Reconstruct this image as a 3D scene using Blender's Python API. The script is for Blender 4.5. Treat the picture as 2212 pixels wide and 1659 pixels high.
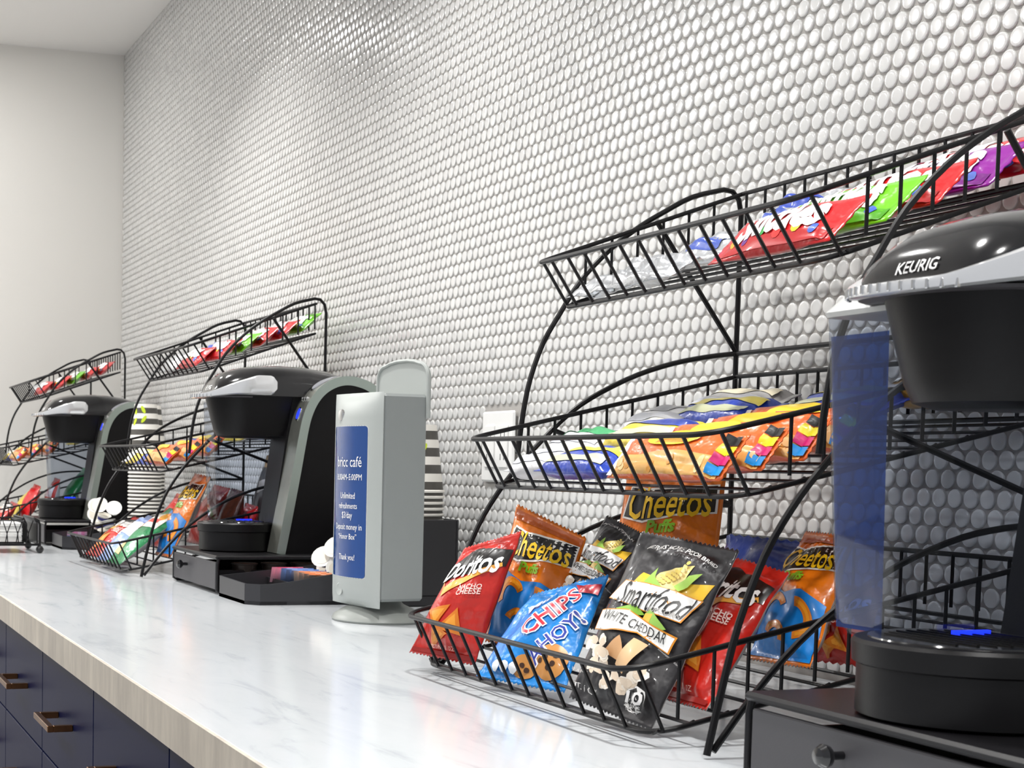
import bpy, math, random
from mathutils import Vector, Matrix, Euler
PI = math.pi
random.seed(7)
for o in list(bpy.data.objects): bpy.data.objects.remove(o)
SC = bpy.context.scene
COL = SC.collection

# ------------------------------------------------------------------ camera
cam = bpy.data.cameras.new('camera'); camo = bpy.data.objects.new('camera', cam); COL.objects.link(camo)
FPX, CX, CY = 3352.48, 533.756, 1219.555
YAW, PITCH, ROLL = 1.2799, -0.0666, 0.016
CAM = Vector((1.64602, -1.12008, 0.23395))
fw = Vector((-math.sin(YAW)*math.cos(PITCH), math.cos(YAW)*math.cos(PITCH), math.sin(PITCH)))
rt0 = Vector((math.cos(YAW), math.sin(YAW), 0)); up0 = rt0.cross(fw)
rt = rt0*math.cos(ROLL) + up0*math.sin(ROLL); up = -rt0*math.sin(ROLL) + up0*math.cos(ROLL)
camo.matrix_world = Matrix(((rt.x, up.x, -fw.x, CAM.x), (rt.y, up.y, -fw.y, CAM.y), (rt.z, up.z, -fw.z, CAM.z), (0, 0, 0, 1)))
cam.sensor_fit = 'HORIZONTAL'; cam.sensor_width = 36.0; cam.lens = FPX/2212*36.0
cam.shift_x = (1106-CX)/2212; cam.shift_y = (CY-829.5)/2212
cam.clip_start = 0.05; cam.clip_end = 60
cam.dof.use_dof = True; cam.dof.focus_distance = 1.75; cam.dof.aperture_fstop = 26.0
SC.camera = camo

# ------------------------------------------------------------------ world, lights, exposure
w = bpy.data.worlds.new('world'); SC.world = w; w.use_nodes = True
w.node_tree.nodes['Background'].inputs[0].default_value = (0.93, 0.95, 1.0, 1)
w.node_tree.nodes['Background'].inputs[1].default_value = 0.49
SC.view_settings.view_transform = 'Standard'; SC.view_settings.look = 'None'
SC.view_settings.gamma = 1.0; SC.view_settings.exposure = 0.02; SC.view_settings.use_curve_mapping = False
CEIL = 1.608
def disc_lamp(x, y, watts, size=0.13, col=(1.0, 0.985, 0.965), spread=PI*0.72):
    l = bpy.data.lights.new('downlight_or_fill', 'AREA'); l.shape = 'DISK'; l.size = size; l.energy = watts; l.color = col
    l.spread = spread
    o = bpy.data.objects.new('downlight_or_fill', l); COL.objects.link(o); o.location = (x, y, CEIL-0.012)
    return o
for lx in (-1.9, -0.7, 0.5, 1.5):                      # row of narrow downlights along the worktop
    disc_lamp(lx, -0.60, 9.0, 0.09, spread=2.0)
for (lx, ly, lw) in ((-3.10, -0.62, 3.0), (-3.42, -1.97, 7.0), (-2.7, -1.75, 29.0), (-2.25, -2.42, 18.0), (-0.6, -2.3, 19.0), (1.2, -2.3, 14.0)):  # third, strongest one is an added fill lamp that brightens the left wall
    disc_lamp(lx, ly, lw, 0.11, spread=PI)

# ------------------------------------------------------------------ materials
def lin(c):
    if isinstance(c, str):
        c = [int(c[i:i+2], 16)/255 for i in (0, 2, 4)]
    return tuple((v/12.92 if v <= 0.04045 else ((v+0.055)/1.055)**2.4) for v in c) + (1.0,)
MATS = {}
def mat(name, col, rough=0.5, metal=0.0, coat=0.0, bump=0.0, bscale=60.0, spec=0.5, var=0.0, emit=None, es=1.0):
    if name in MATS: return MATS[name]
    m = bpy.data.materials.new(name); m.use_nodes = True; nt = m.node_tree; b = nt.nodes['Principled BSDF']
    c = lin(col)
    b.inputs['Base Color'].default_value = c; b.inputs['Roughness'].default_value = rough; b.inputs['Metallic'].default_value = metal
    b.inputs['Coat Weight'].default_value = coat; b.inputs['Coat Roughness'].default_value = 0.08
    b.inputs['Specular IOR Level'].default_value = spec
    tc = nt.nodes.new('ShaderNodeTexCoord')
    if var > 0:
        n = nt.nodes.new('ShaderNodeTexNoise'); n.inputs['Scale'].default_value = bscale; n.inputs['Detail'].default_value = 4
        nt.links.new(tc.outputs['Object'], n.inputs['Vector'])
        r = nt.nodes.new('ShaderNodeValToRGB')
        r.color_ramp.elements[0].position = 0.35; r.color_ramp.elements[1].position = 0.65
        r.color_ramp.elements[0].color = tuple(v*(1-var) for v in c[:3])+(1,); r.color_ramp.elements[1].color = tuple(min(1, v*(1+var*0.5)) for v in c[:3])+(1,)
        nt.links.new(n.outputs['Fac'], r.inputs['Fac']); nt.links.new(r.outputs['Color'], b.inputs['Base Color'])
    if bump > 0:
        n = nt.nodes.new('ShaderNodeTexNoise'); n.inputs['Scale'].default_value = bscale; n.inputs['Detail'].default_value = 3
        nt.links.new(tc.outputs['Object'], n.inputs['Vector'])
        bp = nt.nodes.new('ShaderNodeBump'); bp.inputs['Strength'].default_value = bump; bp.inputs['Distance'].default_value = 0.01
        nt.links.new(n.outputs['Fac'], bp.inputs['Height']); nt.links.new(bp.outputs['Normal'], b.inputs['Normal'])
    if emit:
        b.inputs['Emission Color'].default_value = lin(emit); b.inputs['Emission Strength'].default_value = es
    MATS[name] = m; return m
def foil(name, col, rough=0.28, metal=0.0):
    return mat('foil_'+name, col, rough, metal, coat=0.35, bump=0.5, bscale=34.0)
def ink(col, rough=0.33):
    return mat('ink_'+col, col, rough, 0.0, coat=0.2)
def tinted_clear(name, tint, gloss=0.06, body=0.0, bcol=None):
    m = bpy.data.materials.new(name); m.use_nodes = True; nt = m.node_tree
    for n in list(nt.nodes):
        if n.type != 'OUTPUT_MATERIAL': nt.nodes.remove(n)
    out = [n for n in nt.nodes if n.type == 'OUTPUT_MATERIAL'][0]
    t = nt.nodes.new('ShaderNodeBsdfTransparent'); t.inputs[0].default_value = lin(tint)
    g = nt.nodes.new('ShaderNodeBsdfGlossy'); g.inputs['Roughness'].default_value = gloss
    fr = nt.nodes.new('ShaderNodeLayerWeight'); fr.inputs['Blend'].default_value = 0.07
    mx = nt.nodes.new('ShaderNodeMixShader')
    nt.links.new(fr.outputs['Facing'], mx.inputs[0]); nt.links.new(t.outputs[0], mx.inputs[1]); nt.links.new(g.outputs[0], mx.inputs[2])
    if body > 0:
        df = nt.nodes.new('ShaderNodeBsdfDiffuse'); df.inputs[0].default_value = lin(bcol); m2 = nt.nodes.new('ShaderNodeMixShader'); m2.inputs[0].default_value = body
        nt.links.new(t.outputs[0], m2.inputs[1]); nt.links.new(df.outputs[0], m2.inputs[2]); nt.links.new(m2.outputs[0], mx.inputs[1])
    nt.links.new(mx.outputs[0], out.inputs['Surface'])
    return m

M_black_wire = mat('black_wire', '0d0c0e', 0.40, spec=0.3)
M_plastic = mat('black_plastic', '0b0a0c', 0.40, bump=0.03, bscale=900, spec=0.25)
M_gloss = mat('gloss_black', '0d0d10', 0.13, coat=0.6)
M_chrome = mat('chrome', 'd9dadb', 0.10, 1.0)
M_handle = mat('polished_handle', 'eeeff0', 0.2, 0.65)
M_silver = mat('brushed_silver', 'a3a59c', 0.34, 0.85, var=0.10, bscale=30)
M_silver_edge = mat('silver_edge', 'a9b5ae', 0.35, 0.8)
M_darkgrey = mat('dark_grey_plastic', '3c3a3d', 0.45)
M_white = mat('white_print', 'f4f4f2', 0.4)

# ------------------------------------------------------------------ mesh helpers
class MB:
    def __init__(s): s.v = []; s.f = []; s.m = []; s.mats = []
    def mi(s, m):
        if m not in s.mats: s.mats.append(m)
        return s.mats.index(m)
    def add(s, vs, fs, m):
        b = len(s.v); s.v += [tuple(v) for v in vs]; k = s.mi(m)
        for f in fs: s.f.append(tuple(i+b for i in f)); s.m.append(k)
    def box(s, lo, hi, m, bev=0.0, M=None):
        (a, b, c), (d, e, g) = lo, hi
        if bev <= 0:
            vs = [(a,b,c),(d,b,c),(d,e,c),(a,e,c),(a,b,g),(d,b,g),(d,e,g),(a,e,g)]
            fs = [(0,3,2,1),(4,5,6,7),(0,1,5,4),(1,2,6,5),(2,3,7,6),(3,0,4,7)]
        else:
            h = bev; vs = []; idx = {}
            cs = [(x, y, z) for x in (0, 1) for y in (0, 1) for z in (0, 1)]
            L = (a, b, c); H = (d, e, g)
            for cc in cs:
                for ax in range(3):
                    p = []
                    for k in range(3):
                        base = H[k] if cc[k] else L[k]
                        p.append(base if k == ax else base + (-h if cc[k] else h))
                    idx[cc, ax] = len(vs); vs.append(tuple(p))
            fs = []
            for ax in range(3):
                o1, o2 = [k for k in range(3) if k != ax]
                for sd in (0, 1):
                    q = []
                    for (u, v) in ((0,0),(1,0),(1,1),(0,1)):
                        cc = [0,0,0]; cc[ax] = sd; cc[o1] = u; cc[o2] = v; q.append(idx[tuple(cc), ax])
                    if (sd == 1) != (ax == 1): fs.append(tuple(q))
                    else: fs.append(tuple(q[::-1]))
            for ax in range(3):      # edges parallel to ax
                o1, o2 = [k for k in range(3) if k != ax]
                for u in (0, 1):
                    for v in (0, 1):
                        c0 = [0,0,0]; c0[o1] = u; c0[o2] = v; c1 = list(c0); c1[ax] = 1
                        fs.append((idx[tuple(c0), o1], idx[tuple(c1), o1], idx[tuple(c1), o2], idx[tuple(c0), o2]))
            for cc in cs: fs.append((idx[cc,0], idx[cc,1], idx[cc,2]))
        if M is not None: vs = [tuple(M @ Vector(v)) for v in vs]
        s.add(vs, fs, m)
    def tube(s, pts, r, m, n=8, closed=False, cap=True):
        pts = [Vector(p) for p in pts]; N = len(pts); rings = []
        prev = None
        for i, p in enumerate(pts):
            if closed: t = (pts[(i+1) % N]-pts[i-1])
            else: t = pts[min(i+1, N-1)]-pts[max(i-1, 0)]
            t.normalize()
            if prev is None:
                ref = Vector((0,0,1)) if abs(t.z) < 0.9 else Vector((1,0,0))
                a = t.cross(ref).normalized()
            else:
                a = (prev - t*prev.dot(t))
                if a.length < 1e-6: a = t.orthogonal()
                a.normalize()
            prev = a; b = t.cross(a)
            rr = r[i] if isinstance(r, (list, tuple)) else r
            rings.append([p + a*(rr*math.cos(2*PI*k/n)) + b*(rr*math.sin(2*PI*k/n)) for k in range(n)])
        vs = [v for g in rings for v in g]; fs = []
        for i in range(N if closed else N-1):
            j = (i+1) % N
            for k in range(n):
                fs.append((i*n+k, i*n+(k+1) % n, j*n+(k+1) % n, j*n+k))
        if cap and not closed:
            fs.append(tuple(range(n))[::-1]); fs.append(tuple((N-1)*n+k for k in range(n)))
        s.add(vs, fs, m)
    def lathe(s, prof, m, n=24, M=None, sx=1.0, sy=1.0, cap=True):
        vs = []; fs = []
        for (r, z) in prof:
            for k in range(n):
                vs.append((r*sx*math.cos(2*PI*k/n), r*sy*math.sin(2*PI*k/n), z))
        for i in range(len(prof)-1):
            for k in range(n):
                fs.append((i*n+k, i*n+(k+1) % n, (i+1)*n+(k+1) % n, (i+1)*n+k))
        if cap:
            fs.append(tuple(range(n))[::-1]); fs.append(tuple((len(prof)-1)*n+k for k in range(n)))
        if M is not None: vs = [M @ Vector(v) for v in vs]
        s.add(vs, fs, m)
    def loft(s, loops, m, cap=True):
        n = len(loops[0]); vs = [v for l in loops for v in l]; fs = []
        for i in range(len(loops)-1):
            for k in range(n):
                fs.append((i*n+k, i*n+(k+1) % n, (i+1)*n+(k+1) % n, (i+1)*n+k))
        if cap:
            fs.append(tuple(range(n))[::-1]); fs.append(tuple((len(loops)-1)*n+k for k in range(n)))
        s.add(vs, fs, m)
    def prism(s, poly, lo, hi, m, axis='x'):
        n = len(poly)
        def P(a, b, c): return {'x': (c, a, b), 'y': (a, c, b), 'z': (a, b, c)}[axis]
        vs = [P(a, b, lo) for a, b in poly] + [P(a, b, hi) for a, b in poly]
        fs = [tuple(range(n))[::-1], tuple(range(n, 2*n))] + [(i, (i+1) % n, n+(i+1) % n, n+i) for i in range(n)]
        s.add(vs, fs, m)
    def mesh(s, name, smooth=True, angle=40):
        me = bpy.data.meshes.new(name); me.from_pydata(s.v, [], s.f); me.update()
        for m in s.mats: me.materials.append(m)
        me.polygons.foreach_set('material_index', s.m)
        import bmesh
        bm = bmesh.new(); bm.from_mesh(me); bmesh.ops.recalc_face_normals(bm, faces=bm.faces[:]); bm.to_mesh(me); bm.free()
        if smooth:
            me.polygons.foreach_set('use_smooth', [True]*len(me.polygons))
            me.set_sharp_from_angle(angle=math.radians(angle))
        me.update(); return me
    def build(s, name, parent=None, loc=None, smooth=True, angle=40):
        return link(name, s.mesh(name, smooth, angle), parent, loc)
def link(name, me, parent=None, loc=None):
    o = bpy.data.objects.new(name, me); COL.objects.link(o)
    if parent is not None: o.parent = parent
    if loc is not None: o.location = loc
    return o
def tag(o, label=None, cat=None, group=None, kind=None):
    if label: o['label'] = label
    if cat: o['category'] = cat
    if group: o['group'] = group
    if kind: o['kind'] = kind
    return o
def thing(name, label, cat, loc=(0,0,0), rz=0.0, group=None):
    o = bpy.data.objects.new(name, None); COL.objects.link(o); o.location = loc; o.rotation_euler = (0,0,rz)
    o.empty_display_size = 0.05
    return tag(o, label, cat, group)
def kids(o): return [c for c in bpy.data.objects if c.parent == o]
def spline(pts, k=6):
    P = [Vector(p) for p in pts]; P = [P[0]*2-P[1]] + P + [P[-1]*2-P[-2]]; out = []
    for i in range(1, len(P)-2):
        for j in range(k):
            t = j/k; a, b, c, d = P[i-1], P[i], P[i+1], P[i+2]
            out.append(0.5*((2*b)+(c-a)*t+(2*a-5*b+4*c-d)*t*t+(3*b-a-3*c+d)*t**3))
    out.append(P[-2]); return out
def origin_to(o, p):
    p = Vector(p); o.data.transform(Matrix.Translation(-p)); o.location = p

# ------------------------------------------------------------------ setting
X0, X1 = -3.656, 1.75
YB = -4.2; ZF = -0.914
M_paint = mat('white_wall_paint', 'e9e7e2', 0.75, bump=0.02, bscale=350)
M_ceil = mat('white_ceiling_paint', 'f3f2f0', 0.8, bump=0.02, bscale=300)
M_grout = mat('pale_grey_grout', 'aaa7a3', 0.85, var=0.06, bscale=80)
M_floor = mat('grey_vinyl_floor', '8d8a86', 0.45, var=0.15, bscale=5)
b = MB(); b.box((X0-0.1, 0.0012, ZF), (X1, 0.1, CEIL), M_grout); tag(b.build('wall_back', smooth=False), kind='structure')
wall_back = bpy.data.objects['wall_back']
b = MB(); b.box((X0-0.1, YB, ZF), (X0, 0.0012, CEIL), M_paint); tag(b.build('wall_left', smooth=False), kind='structure')
b = MB(); b.box((X0-0.1, YB, CEIL), (X1, 0.1, CEIL+0.1), M_ceil); tag(b.build('ceiling', smooth=False), kind='structure')
b = MB(); b.box((X0-0.1, YB, ZF-0.1), (X1, 0.1, ZF), M_floor); tag(b.build('floor', smooth=False), kind='structure')

# penny tiles on a hexagonal lattice
PIT = 0.022; ROW = PIT*math.sqrt(3)/2; ZT0 = 0.4556
def tile_material():
    m = mat('white_glazed_tile', 'dcdcda', 0.14, coat=0.5)
    nt = m.node_tree; bs = nt.nodes['Principled BSDF']
    oi = nt.nodes.new('ShaderNodeNewGeometry'); r = nt.nodes.new('ShaderNodeValToRGB')
    r.color_ramp.elements[0].color = lin('cdcdcc'); r.color_ramp.elements[1].color = lin('d7d7d5')
    nt.links.new(oi.outputs['Random Per Island'], r.inputs['Fac']); nt.links.new(r.outputs['Color'], bs.inputs['Base Color'])
    return m
M_tile = tile_material()
def tile_geo(n):
    """disc facing -y, domed rim; returns verts, faces"""
    vs = []; fs = []
    for (r, h) in ((0.0096, 0.0015), (0.0096, -0.0004), (0.00925, -0.0009), (0.0085, -0.00115), (0.0060, -0.00122)):
        for k in range(n): vs.append((r*math.cos(2*PI*k/n), h, r*math.sin(2*PI*k/n)))
    for i in range(4):
        for k in range(n): fs.append((i*n+k, i*n+(k+1) % n, (i+1)*n+(k+1) % n, (i+1)*n+k))
    fs.append(tuple(4*n+k for k in range(n)))
    return vs, fs
def in_frame(p):
    d = p-CAM; z = d.dot(fw)
    if z < 0.1: return None
    u = CX+FPX*d.dot(rt)/z; v = CY-FPX*d.dot(up)/z
    return (u, v, z)
tiles = []
jr = range(-int((ZT0)/ROW)-0, int((CEIL-ZT0)/ROW)+1)
rs = random.Random(3)
for j in jr:
    off = 0.5 if j % 2 else 0.0
    z = ZT0 + j*ROW
    if z < 0.008 or z > CEIL-0.004: continue
    for i in range(int(X0/PIT)-1, int(0.95/PIT)+2):
        x = (i+off)*PIT
        if x < X0+0.009 or x > 0.95: continue
        if -0.727 < x < -0.602 and 0.205 < z < 0.324: continue        # behind the outlet plate
        q = in_frame(Vector((x, 0, z)))
        vis = q is not None and -10 < q[0] < 2222 and -10 < q[1] < 1300
        tiles.append((q[2] if vis else 99, x, z, q))
tiles.sort(key=lambda t: t[0])
tv, tf = tile_geo(14)
me_t = bpy.data.meshes.new('tile'); me_t.from_pydata(tv, [], tf); me_t.materials.append(M_tile)
me_t.polygons.foreach_set('use_smooth', [True]*len(tf)); me_t.flip_normals(); me_t.update()
def tilt(): return (rs.gauss(0, 0.014), rs.gauss(0, 0.014))
n_ind = 0; rest = []
for (d, x, z, q) in tiles:
    clear = q is not None and q[1] < 560
    if n_ind < 300 and d < 90 and clear:
        o = link('tile', me_t, wall_back, (x, 0, z)); a, c = tilt(); o.rotation_euler = (a, rs.uniform(0, 6), c); n_ind += 1
    else: rest.append((x, z))
vs = []; fs = []
geo = {8: tile_geo(8), 14: (tv, tf)}
for (x, z) in rest:
    n = 14 if x > -1.2 else 8
    gv, gf = geo[n]; a, c = tilt(); bi = len(vs)
    for (px, py, pz) in gv: vs.append((x+px, py + a*pz - c*px, z+pz))
    for f in gf: fs.append(tuple(k+bi for k in f[::-1]))
me = bpy.data.meshes.new('tile_field'); me.from_pydata(vs, [], fs); me.materials.append(M_tile)
me.polygons.foreach_set('use_smooth', [True]*len(fs)); me.update()
tag(link('tile_field', me, wall_back), kind='stuff')

# counter
def stone_mat():
    m = mat('white_veined_stone', 'eceded', 0.15, coat=0.05, spec=0.4); nt = m.node_tree; bs = nt.nodes['Principled BSDF']
    tc = nt.nodes.new('ShaderNodeTexCoord'); mp = nt.nodes.new('ShaderNodeMapping'); mp.inputs['Scale'].default_value = (2.2, 9.0, 1.0)
    mp.inputs['Rotation'].default_value = (0, 0, 0.25)
    n1 = nt.nodes.new('ShaderNodeTexNoise'); n1.inputs['Scale'].default_value = 2.2; n1.inputs['Detail'].default_value = 8; n1.inputs['Roughness'].default_value = 0.62
    n1.inputs['Distortion'].default_value = 0.8
    r = nt.nodes.new('ShaderNodeValToRGB'); e = r.color_ramp.elements
    e[0].position = 0.30; e[0].color = lin('b4b9be'); e[1].position = 0.62; e[1].color = lin('cdd0d3')
    k = r.color_ramp.elements.new(0.45); k.color = lin('c9cdd0')
    nt.links.new(tc.outputs['Object'], mp.inputs['Vector']); nt.links.new(mp.outputs['Vector'], n1.inputs['Vector'])
    nt.links.new(n1.outputs['Fac'], r.inputs['Fac']); nt.links.new(r.outputs['Color'], bs.inputs['Base Color'])
    return m
def edge_mat():
    m = mat('beige_stone_edge', 'b7ae9f', 0.4); nt = m.node_tree; bs = nt.nodes['Principled BSDF']
    tc = nt.nodes.new('ShaderNodeTexCoord'); mp = nt.nodes.new('ShaderNodeMapping'); mp.inputs['Scale'].default_value = (14.0, 1.0, 3.0)
    n1 = nt.nodes.new('ShaderNodeTexNoise'); n1.inputs['Scale'].default_value = 2.0; n1.inputs['Detail'].default_value = 7; n1.inputs['Roughness'].default_value = 0.65
    r = nt.nodes.new('ShaderNodeValToRGB'); e = r.color_ramp.elements
    e[0].position = 0.28; e[0].color = lin('a59d93'); e[1].position = 0.7; e[1].color = lin('d2c9ba')
    nt.links.new(tc.outputs['Object'], mp.inputs['Vector']); nt.links.new(mp.outputs['Vector'], n1.inputs['Vector'])
    nt.links.new(n1.outputs['Fac'], r.inputs['Fac']); nt.links.new(r.outputs['Color'], bs.inputs['Base Color'])
    return m
M_stone = stone_mat(); M_edge = edge_mat()
YF = -0.7690; TH = 0.040
wt = thing('worktop', 'long white veined stone worktop with beige front edge running along the tiled wall', 'worktop', (-1.2, -0.38, -TH))
b = MB(); b.box((X0+0.002, YF+0.004, -TH), (X1-0.3, 0.0, 0.0), M_stone, 0.001); o = b.build('slab', wt, smooth=False); o.location = (1.2, 0.38, TH)
b = MB(); b.box((X0+0.002, YF, -TH), (X1-0.3, YF+0.0039, -0.0002), M_edge); o = b.build('front_edge', wt, smooth=False); o.location = (1.2, 0.38, TH)
o['label'] = 'beige streaked front edge band'

# navy cabinets
M_navy = mat('navy_lacquer', '0d163c', 0.40, spec=0.06); M_navy_in = mat('navy_carcass', '12162a', 0.5)
M_bronze = mat('antique_bronze', '7a5538', 0.33, 0.85, var=0.2, bscale=40)
YC = -0.738
def cabinet(x0, label):
    c = thing('drawer_cabinet', label, 'cabinet', (x0+0.205, -0.38, ZF), 0, 'navy drawer cabinets under the worktop')
    W = 0.41
    m = MB(); m.box((-W/2+0.0005, YC+0.021+0.38, 0.0), (W/2-0.0005, 0.375, -TH-ZF-0.0005), M_navy_in); m.build('body', c, smooth=False)
    def front(nm, z0, z1, hz):
        m = MB(); m.box((-W/2+0.0016, 0, z0-ZF), (W/2-0.0016, 0.020, z1-ZF), M_navy, 0.0012); f = m.build(nm, c, loc=(0, YC+0.38, 0), smooth=False)
        h = MB(); L = 0.062; zz = hz-ZF
        h.box((-L, -0.036, zz-0.0045), (L, -0.027, zz+0.0045), M_bronze, 0.0008)
        h.box((-L, -0.0275, zz-0.0045), (-L+0.009, -0.0005, zz+0.0045), M_bronze, 0.0008)
        h.box((L-0.009, -0.0275, zz-0.0045), (L, -0.0005, zz+0.0045), M_bronze, 0.0008)
        h.build('handle', f, smooth=False)['label'] = 'square bronze bar handle'
    front('drawer', -0.2165, -TH-0.003, -0.138)
    front('drawer', -0.52, -0.2195, -0.30)
    front('drawer', ZF+0.1, -0.523, -0.61)
for k, lab in enumerate(('navy drawer cabinet at the left border of the picture, farthest along the worktop',
                         'navy drawer cabinet with the leftmost whole bronze handle, second from the left border',
                         'navy drawer cabinet whose bronze handle is seen complete in the middle of the three handles',
                         'navy drawer cabinet with bronze handle cut off by the bottom border',
                         'navy drawer cabinet nearest to the camera, only a sliver seen under the worktop edge')):
    cabinet(-1.54+0.41*k, lab)

# outlet plate on the tiles
ot = thing('outlet_plate', 'white double wall outlet plate on the tiles behind the nearest wire rack', 'outlet', (-0.6645, -0.0015, 0.264))
M_ow = mat('outlet_white', 'eeeeec', 0.35)
b = MB(); b.box((-0.058, -0.006, -0.0575), (0.058, 0.0, 0.0575), M_ow, 0.003); b.build('plate', ot, smooth=False)
for sx in (-0.025, 0.025):
    b = MB(); b.box((sx-0.017, -0.0085, -0.034), (sx+0.017, -0.006, 0.034), M_ow, 0.0008)
    M_slot = mat('outlet_slot', '4a4a4a', 0.6)
    for dz in (-0.018, 0.018):
        b.box((sx-0.0075, -0.0088, dz-0.004), (sx-0.0055, -0.0084, dz+0.006), M_slot); b.box((sx+0.0055, -0.0088, dz-0.004), (sx+0.0075, -0.0084, dz+0.006), M_slot)
    b.build('receptacle', ot, smooth=False)

# ------------------------------------------------------------------ wire racks
RW = 0.541
BASK = (dict(d1=0.276, h1=0.461, d2=0.241, h2=0.413, m=0.355), dict(d1=0.354, h1=0.262, d2=0.323, h2=0.210, m=0.232), dict(d1=0.425, h1=0.065, d2=0.397, h2=0.011, m=0.213))
BX0, BX1 = 0.008, 0.4915
def rim_path(d, h, m, x0, x1, rad, dback=0.004, n=6):
    def P(x, dd): return (x, -dd, h+m*(d-dd))
    pts = [P(x0, dback)]
    for k in range(n+1):
        a = PI/2*k/n; pts.append(P(x0+rad-rad*math.cos(a), d-rad+rad*math.sin(a)))
    for k in range(n+1):
        a = PI/2*(1-k/n); pts.append(P(x1-rad+rad*math.cos(a), d-rad+rad*math.sin(a)))
    pts.append(P(x1, dback)); return pts
RACK_MESH = {}
def wire_rack(loc, rz, label):
    r = thing('wire_rack', label, 'rack', loc, rz, 'three tier wire snack racks')
    if not RACK_MESH:
        R = 0.0031
        frame = MB()
        frame.tube([(0, 0, 0.002), (0, 0, 0.30), (0, 0, 0.535), (0, -0.004, 0.552), (0, -0.013, 0.561)] +
                   spline([(0, -0.025, 0.5625), (0, -0.067, 0.551), (0, -0.103, 0.532), (0, -0.135, 0.513), (0, -0.170, 0.487), (0, -0.208, 0.449), (0, -0.235, 0.408), (0, -0.255, 0.374), (0, -0.270, 0.333), (0, -0.278, 0.292), (0, -0.283, 0.247)], 3), R, M_black_wire)
        RACK_MESH['top_arc'] = frame.mesh('top_arc')
        f = MB(); f.tube(spline([(0, -0.001, 0.371), (0, -0.038, 0.366), (0, -0.083, 0.357), (0, -0.131, 0.342), (0, -0.179, 0.320), (0, -0.216, 0.297), (0, -0.252, 0.264), (0, -0.283, 0.232), (0, -0.307, 0.202), (0, -0.331, 0.163), (0, -0.352, 0.110), (0, -0.366, 0.055), (0, -0.3775, 0.003)], 3), R, M_black_wire)
        RACK_MESH['middle_arc'] = f.mesh('middle_arc')
        f = MB(); f.tube(spline([(0, -0.001, 0.190), (0, -0.06, 0.190), (0, -0.11, 0.185), (0, -0.152, 0.175), (0, -0.205, 0.154), (0, -0.252, 0.126), (0, -0.295, 0.093), (0, -0.335, 0.052), (0, -0.372, 0.006)], 3), R*0.95, M_black_wire)
        RACK_MESH['lower_arc'] = f.mesh('lower_arc')
        f = MB(); f.tube([(0, -0.112, 0.519), (0, -0.002, 0.375)], R*0.95, M_black_wire); f.tube([(0, -0.238, 0.275), (0, -0.002, 0.192)], R*0.95, M_black_wire)
        RACK_MESH['brace'] = f.mesh('brace')
        for bi, B in enumerate(BASK):
            x0, x1 = BX0, BX1
            f = MB(); p = rim_path(B['d1'], B['h1'], B['m'], x0, x1, 0.030); f.tube(p, 0.0026, M_black_wire, closed=True); RACK_MESH['rim', bi] = f.mesh('rim')
            f = MB(); p = rim_path(B['d2'], B['h2'], B['m'], x0+0.002, x1-0.002, 0.028); f.tube(p, 0.0024, M_black_wire, closed=True); RACK_MESH['base_frame', bi] = f.mesh('base_frame')
            f = MB(); f.tube([(0, -B['d1']+0.001, B['h1']), (0, -B['d2']-0.001, B['h2'])], 0.0018, M_black_wire, 6); RACK_MESH['fw', bi] = f.mesh('wire')
            f = MB(); f.tube([(0, 0, 0), (0, 0, -0.0515)], 0.0018, M_black_wire, 6); RACK_MESH['sw', bi] = f.mesh('wire')
            f = MB(); f.tube([(x0+0.002, 0, 0.002), (x0+0.006, 0, -0.001), (x1-0.008, 0, -0.001), (x1-0.002, 0, 0.002)], 0.0017, M_black_wire, 6); RACK_MESH['bar', bi] = f.mesh('floor_bar')
    for x in (0.0, RW):
        s = link('side_frame', RACK_MESH['top_arc'], r, (x, 0, 0))
        for nm in ('middle_arc', 'lower_arc', 'brace'): link(nm, RACK_MESH[nm], s)
    bar = MB(); bar.tube([(0, 0, 0.371), (RW, 0, 0.371)], 0.0028, M_black_wire); bar.build('back_rail', r)
    for bi, B in enumerate(BASK):
        bk = link('basket', RACK_MESH['rim', bi], r)
        link('base_frame', RACK_MESH['base_frame', bi], bk)
        for i in range(14):
            x = 0.0165+0.0362*i
            if i in (0, 13):
                k_ = ('cw', bi, i)
                if k_ not in RACK_MESH:
                    def dr(dd, xx, rad):
                        e = min(xx-BX0, BX1-xx); return dd-rad+math.sqrt(max(0, rad*rad-(rad-e)**2)) if e < rad else dd
                    da, db = dr(B['d1'], x, 0.030), dr(B['d2'], x, 0.028)
                    f = MB(); f.tube([(0, -da, B['h1']+B['m']*(B['d1']-da)), (0, -db, B['h2']+B['m']*(B['d2']-db)-0.001)], 0.0018, M_black_wire, 6); RACK_MESH[k_] = f.mesh('wire')
                link('wire', RACK_MESH[k_], bk, (x, 0, 0))
            else: link('wire', RACK_MESH['fw', bi], bk, (x, 0, 0))
            link('wire', RACK_MESH['sw', bi], bk, (x, -0.0045, B['h1']+B['m']*(B['d1']-0.0045)))
        d = 0.042
        while d < B['d2']-0.02:
            for x in (BX0, BX1): link('wire', RACK_MESH['sw', bi], bk, (x, -d, B['h1']+B['m']*(B['d1']-d)))
            d += 0.0332
        d = 0.025
        while d < B['d2']-0.005:
            link('floor_bar', RACK_MESH['bar', bi], bk, (0, -d, B['h2']+B['m']*(B['d2']-d)))
            d += 0.0332
    return r
R1 = Matrix.Translation((0.0253, -0.03, 0)); R2 = Matrix.Translation((-1.881, -0.077, 0)) @ Matrix.Rotation(0.017, 4, 'Z'); R3 = Matrix.Translation((-3.506, -0.133, 0))
wire_rack((0.0253, -0.03, 0.0), 0, 'black three tier wire snack rack nearest to the camera, filled with big chip bags')
wire_rack((-1.881, -0.077, 0.0), 0.017, 'black three tier wire snack rack with a green chip bag, beside the middle coffee maker')
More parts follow.
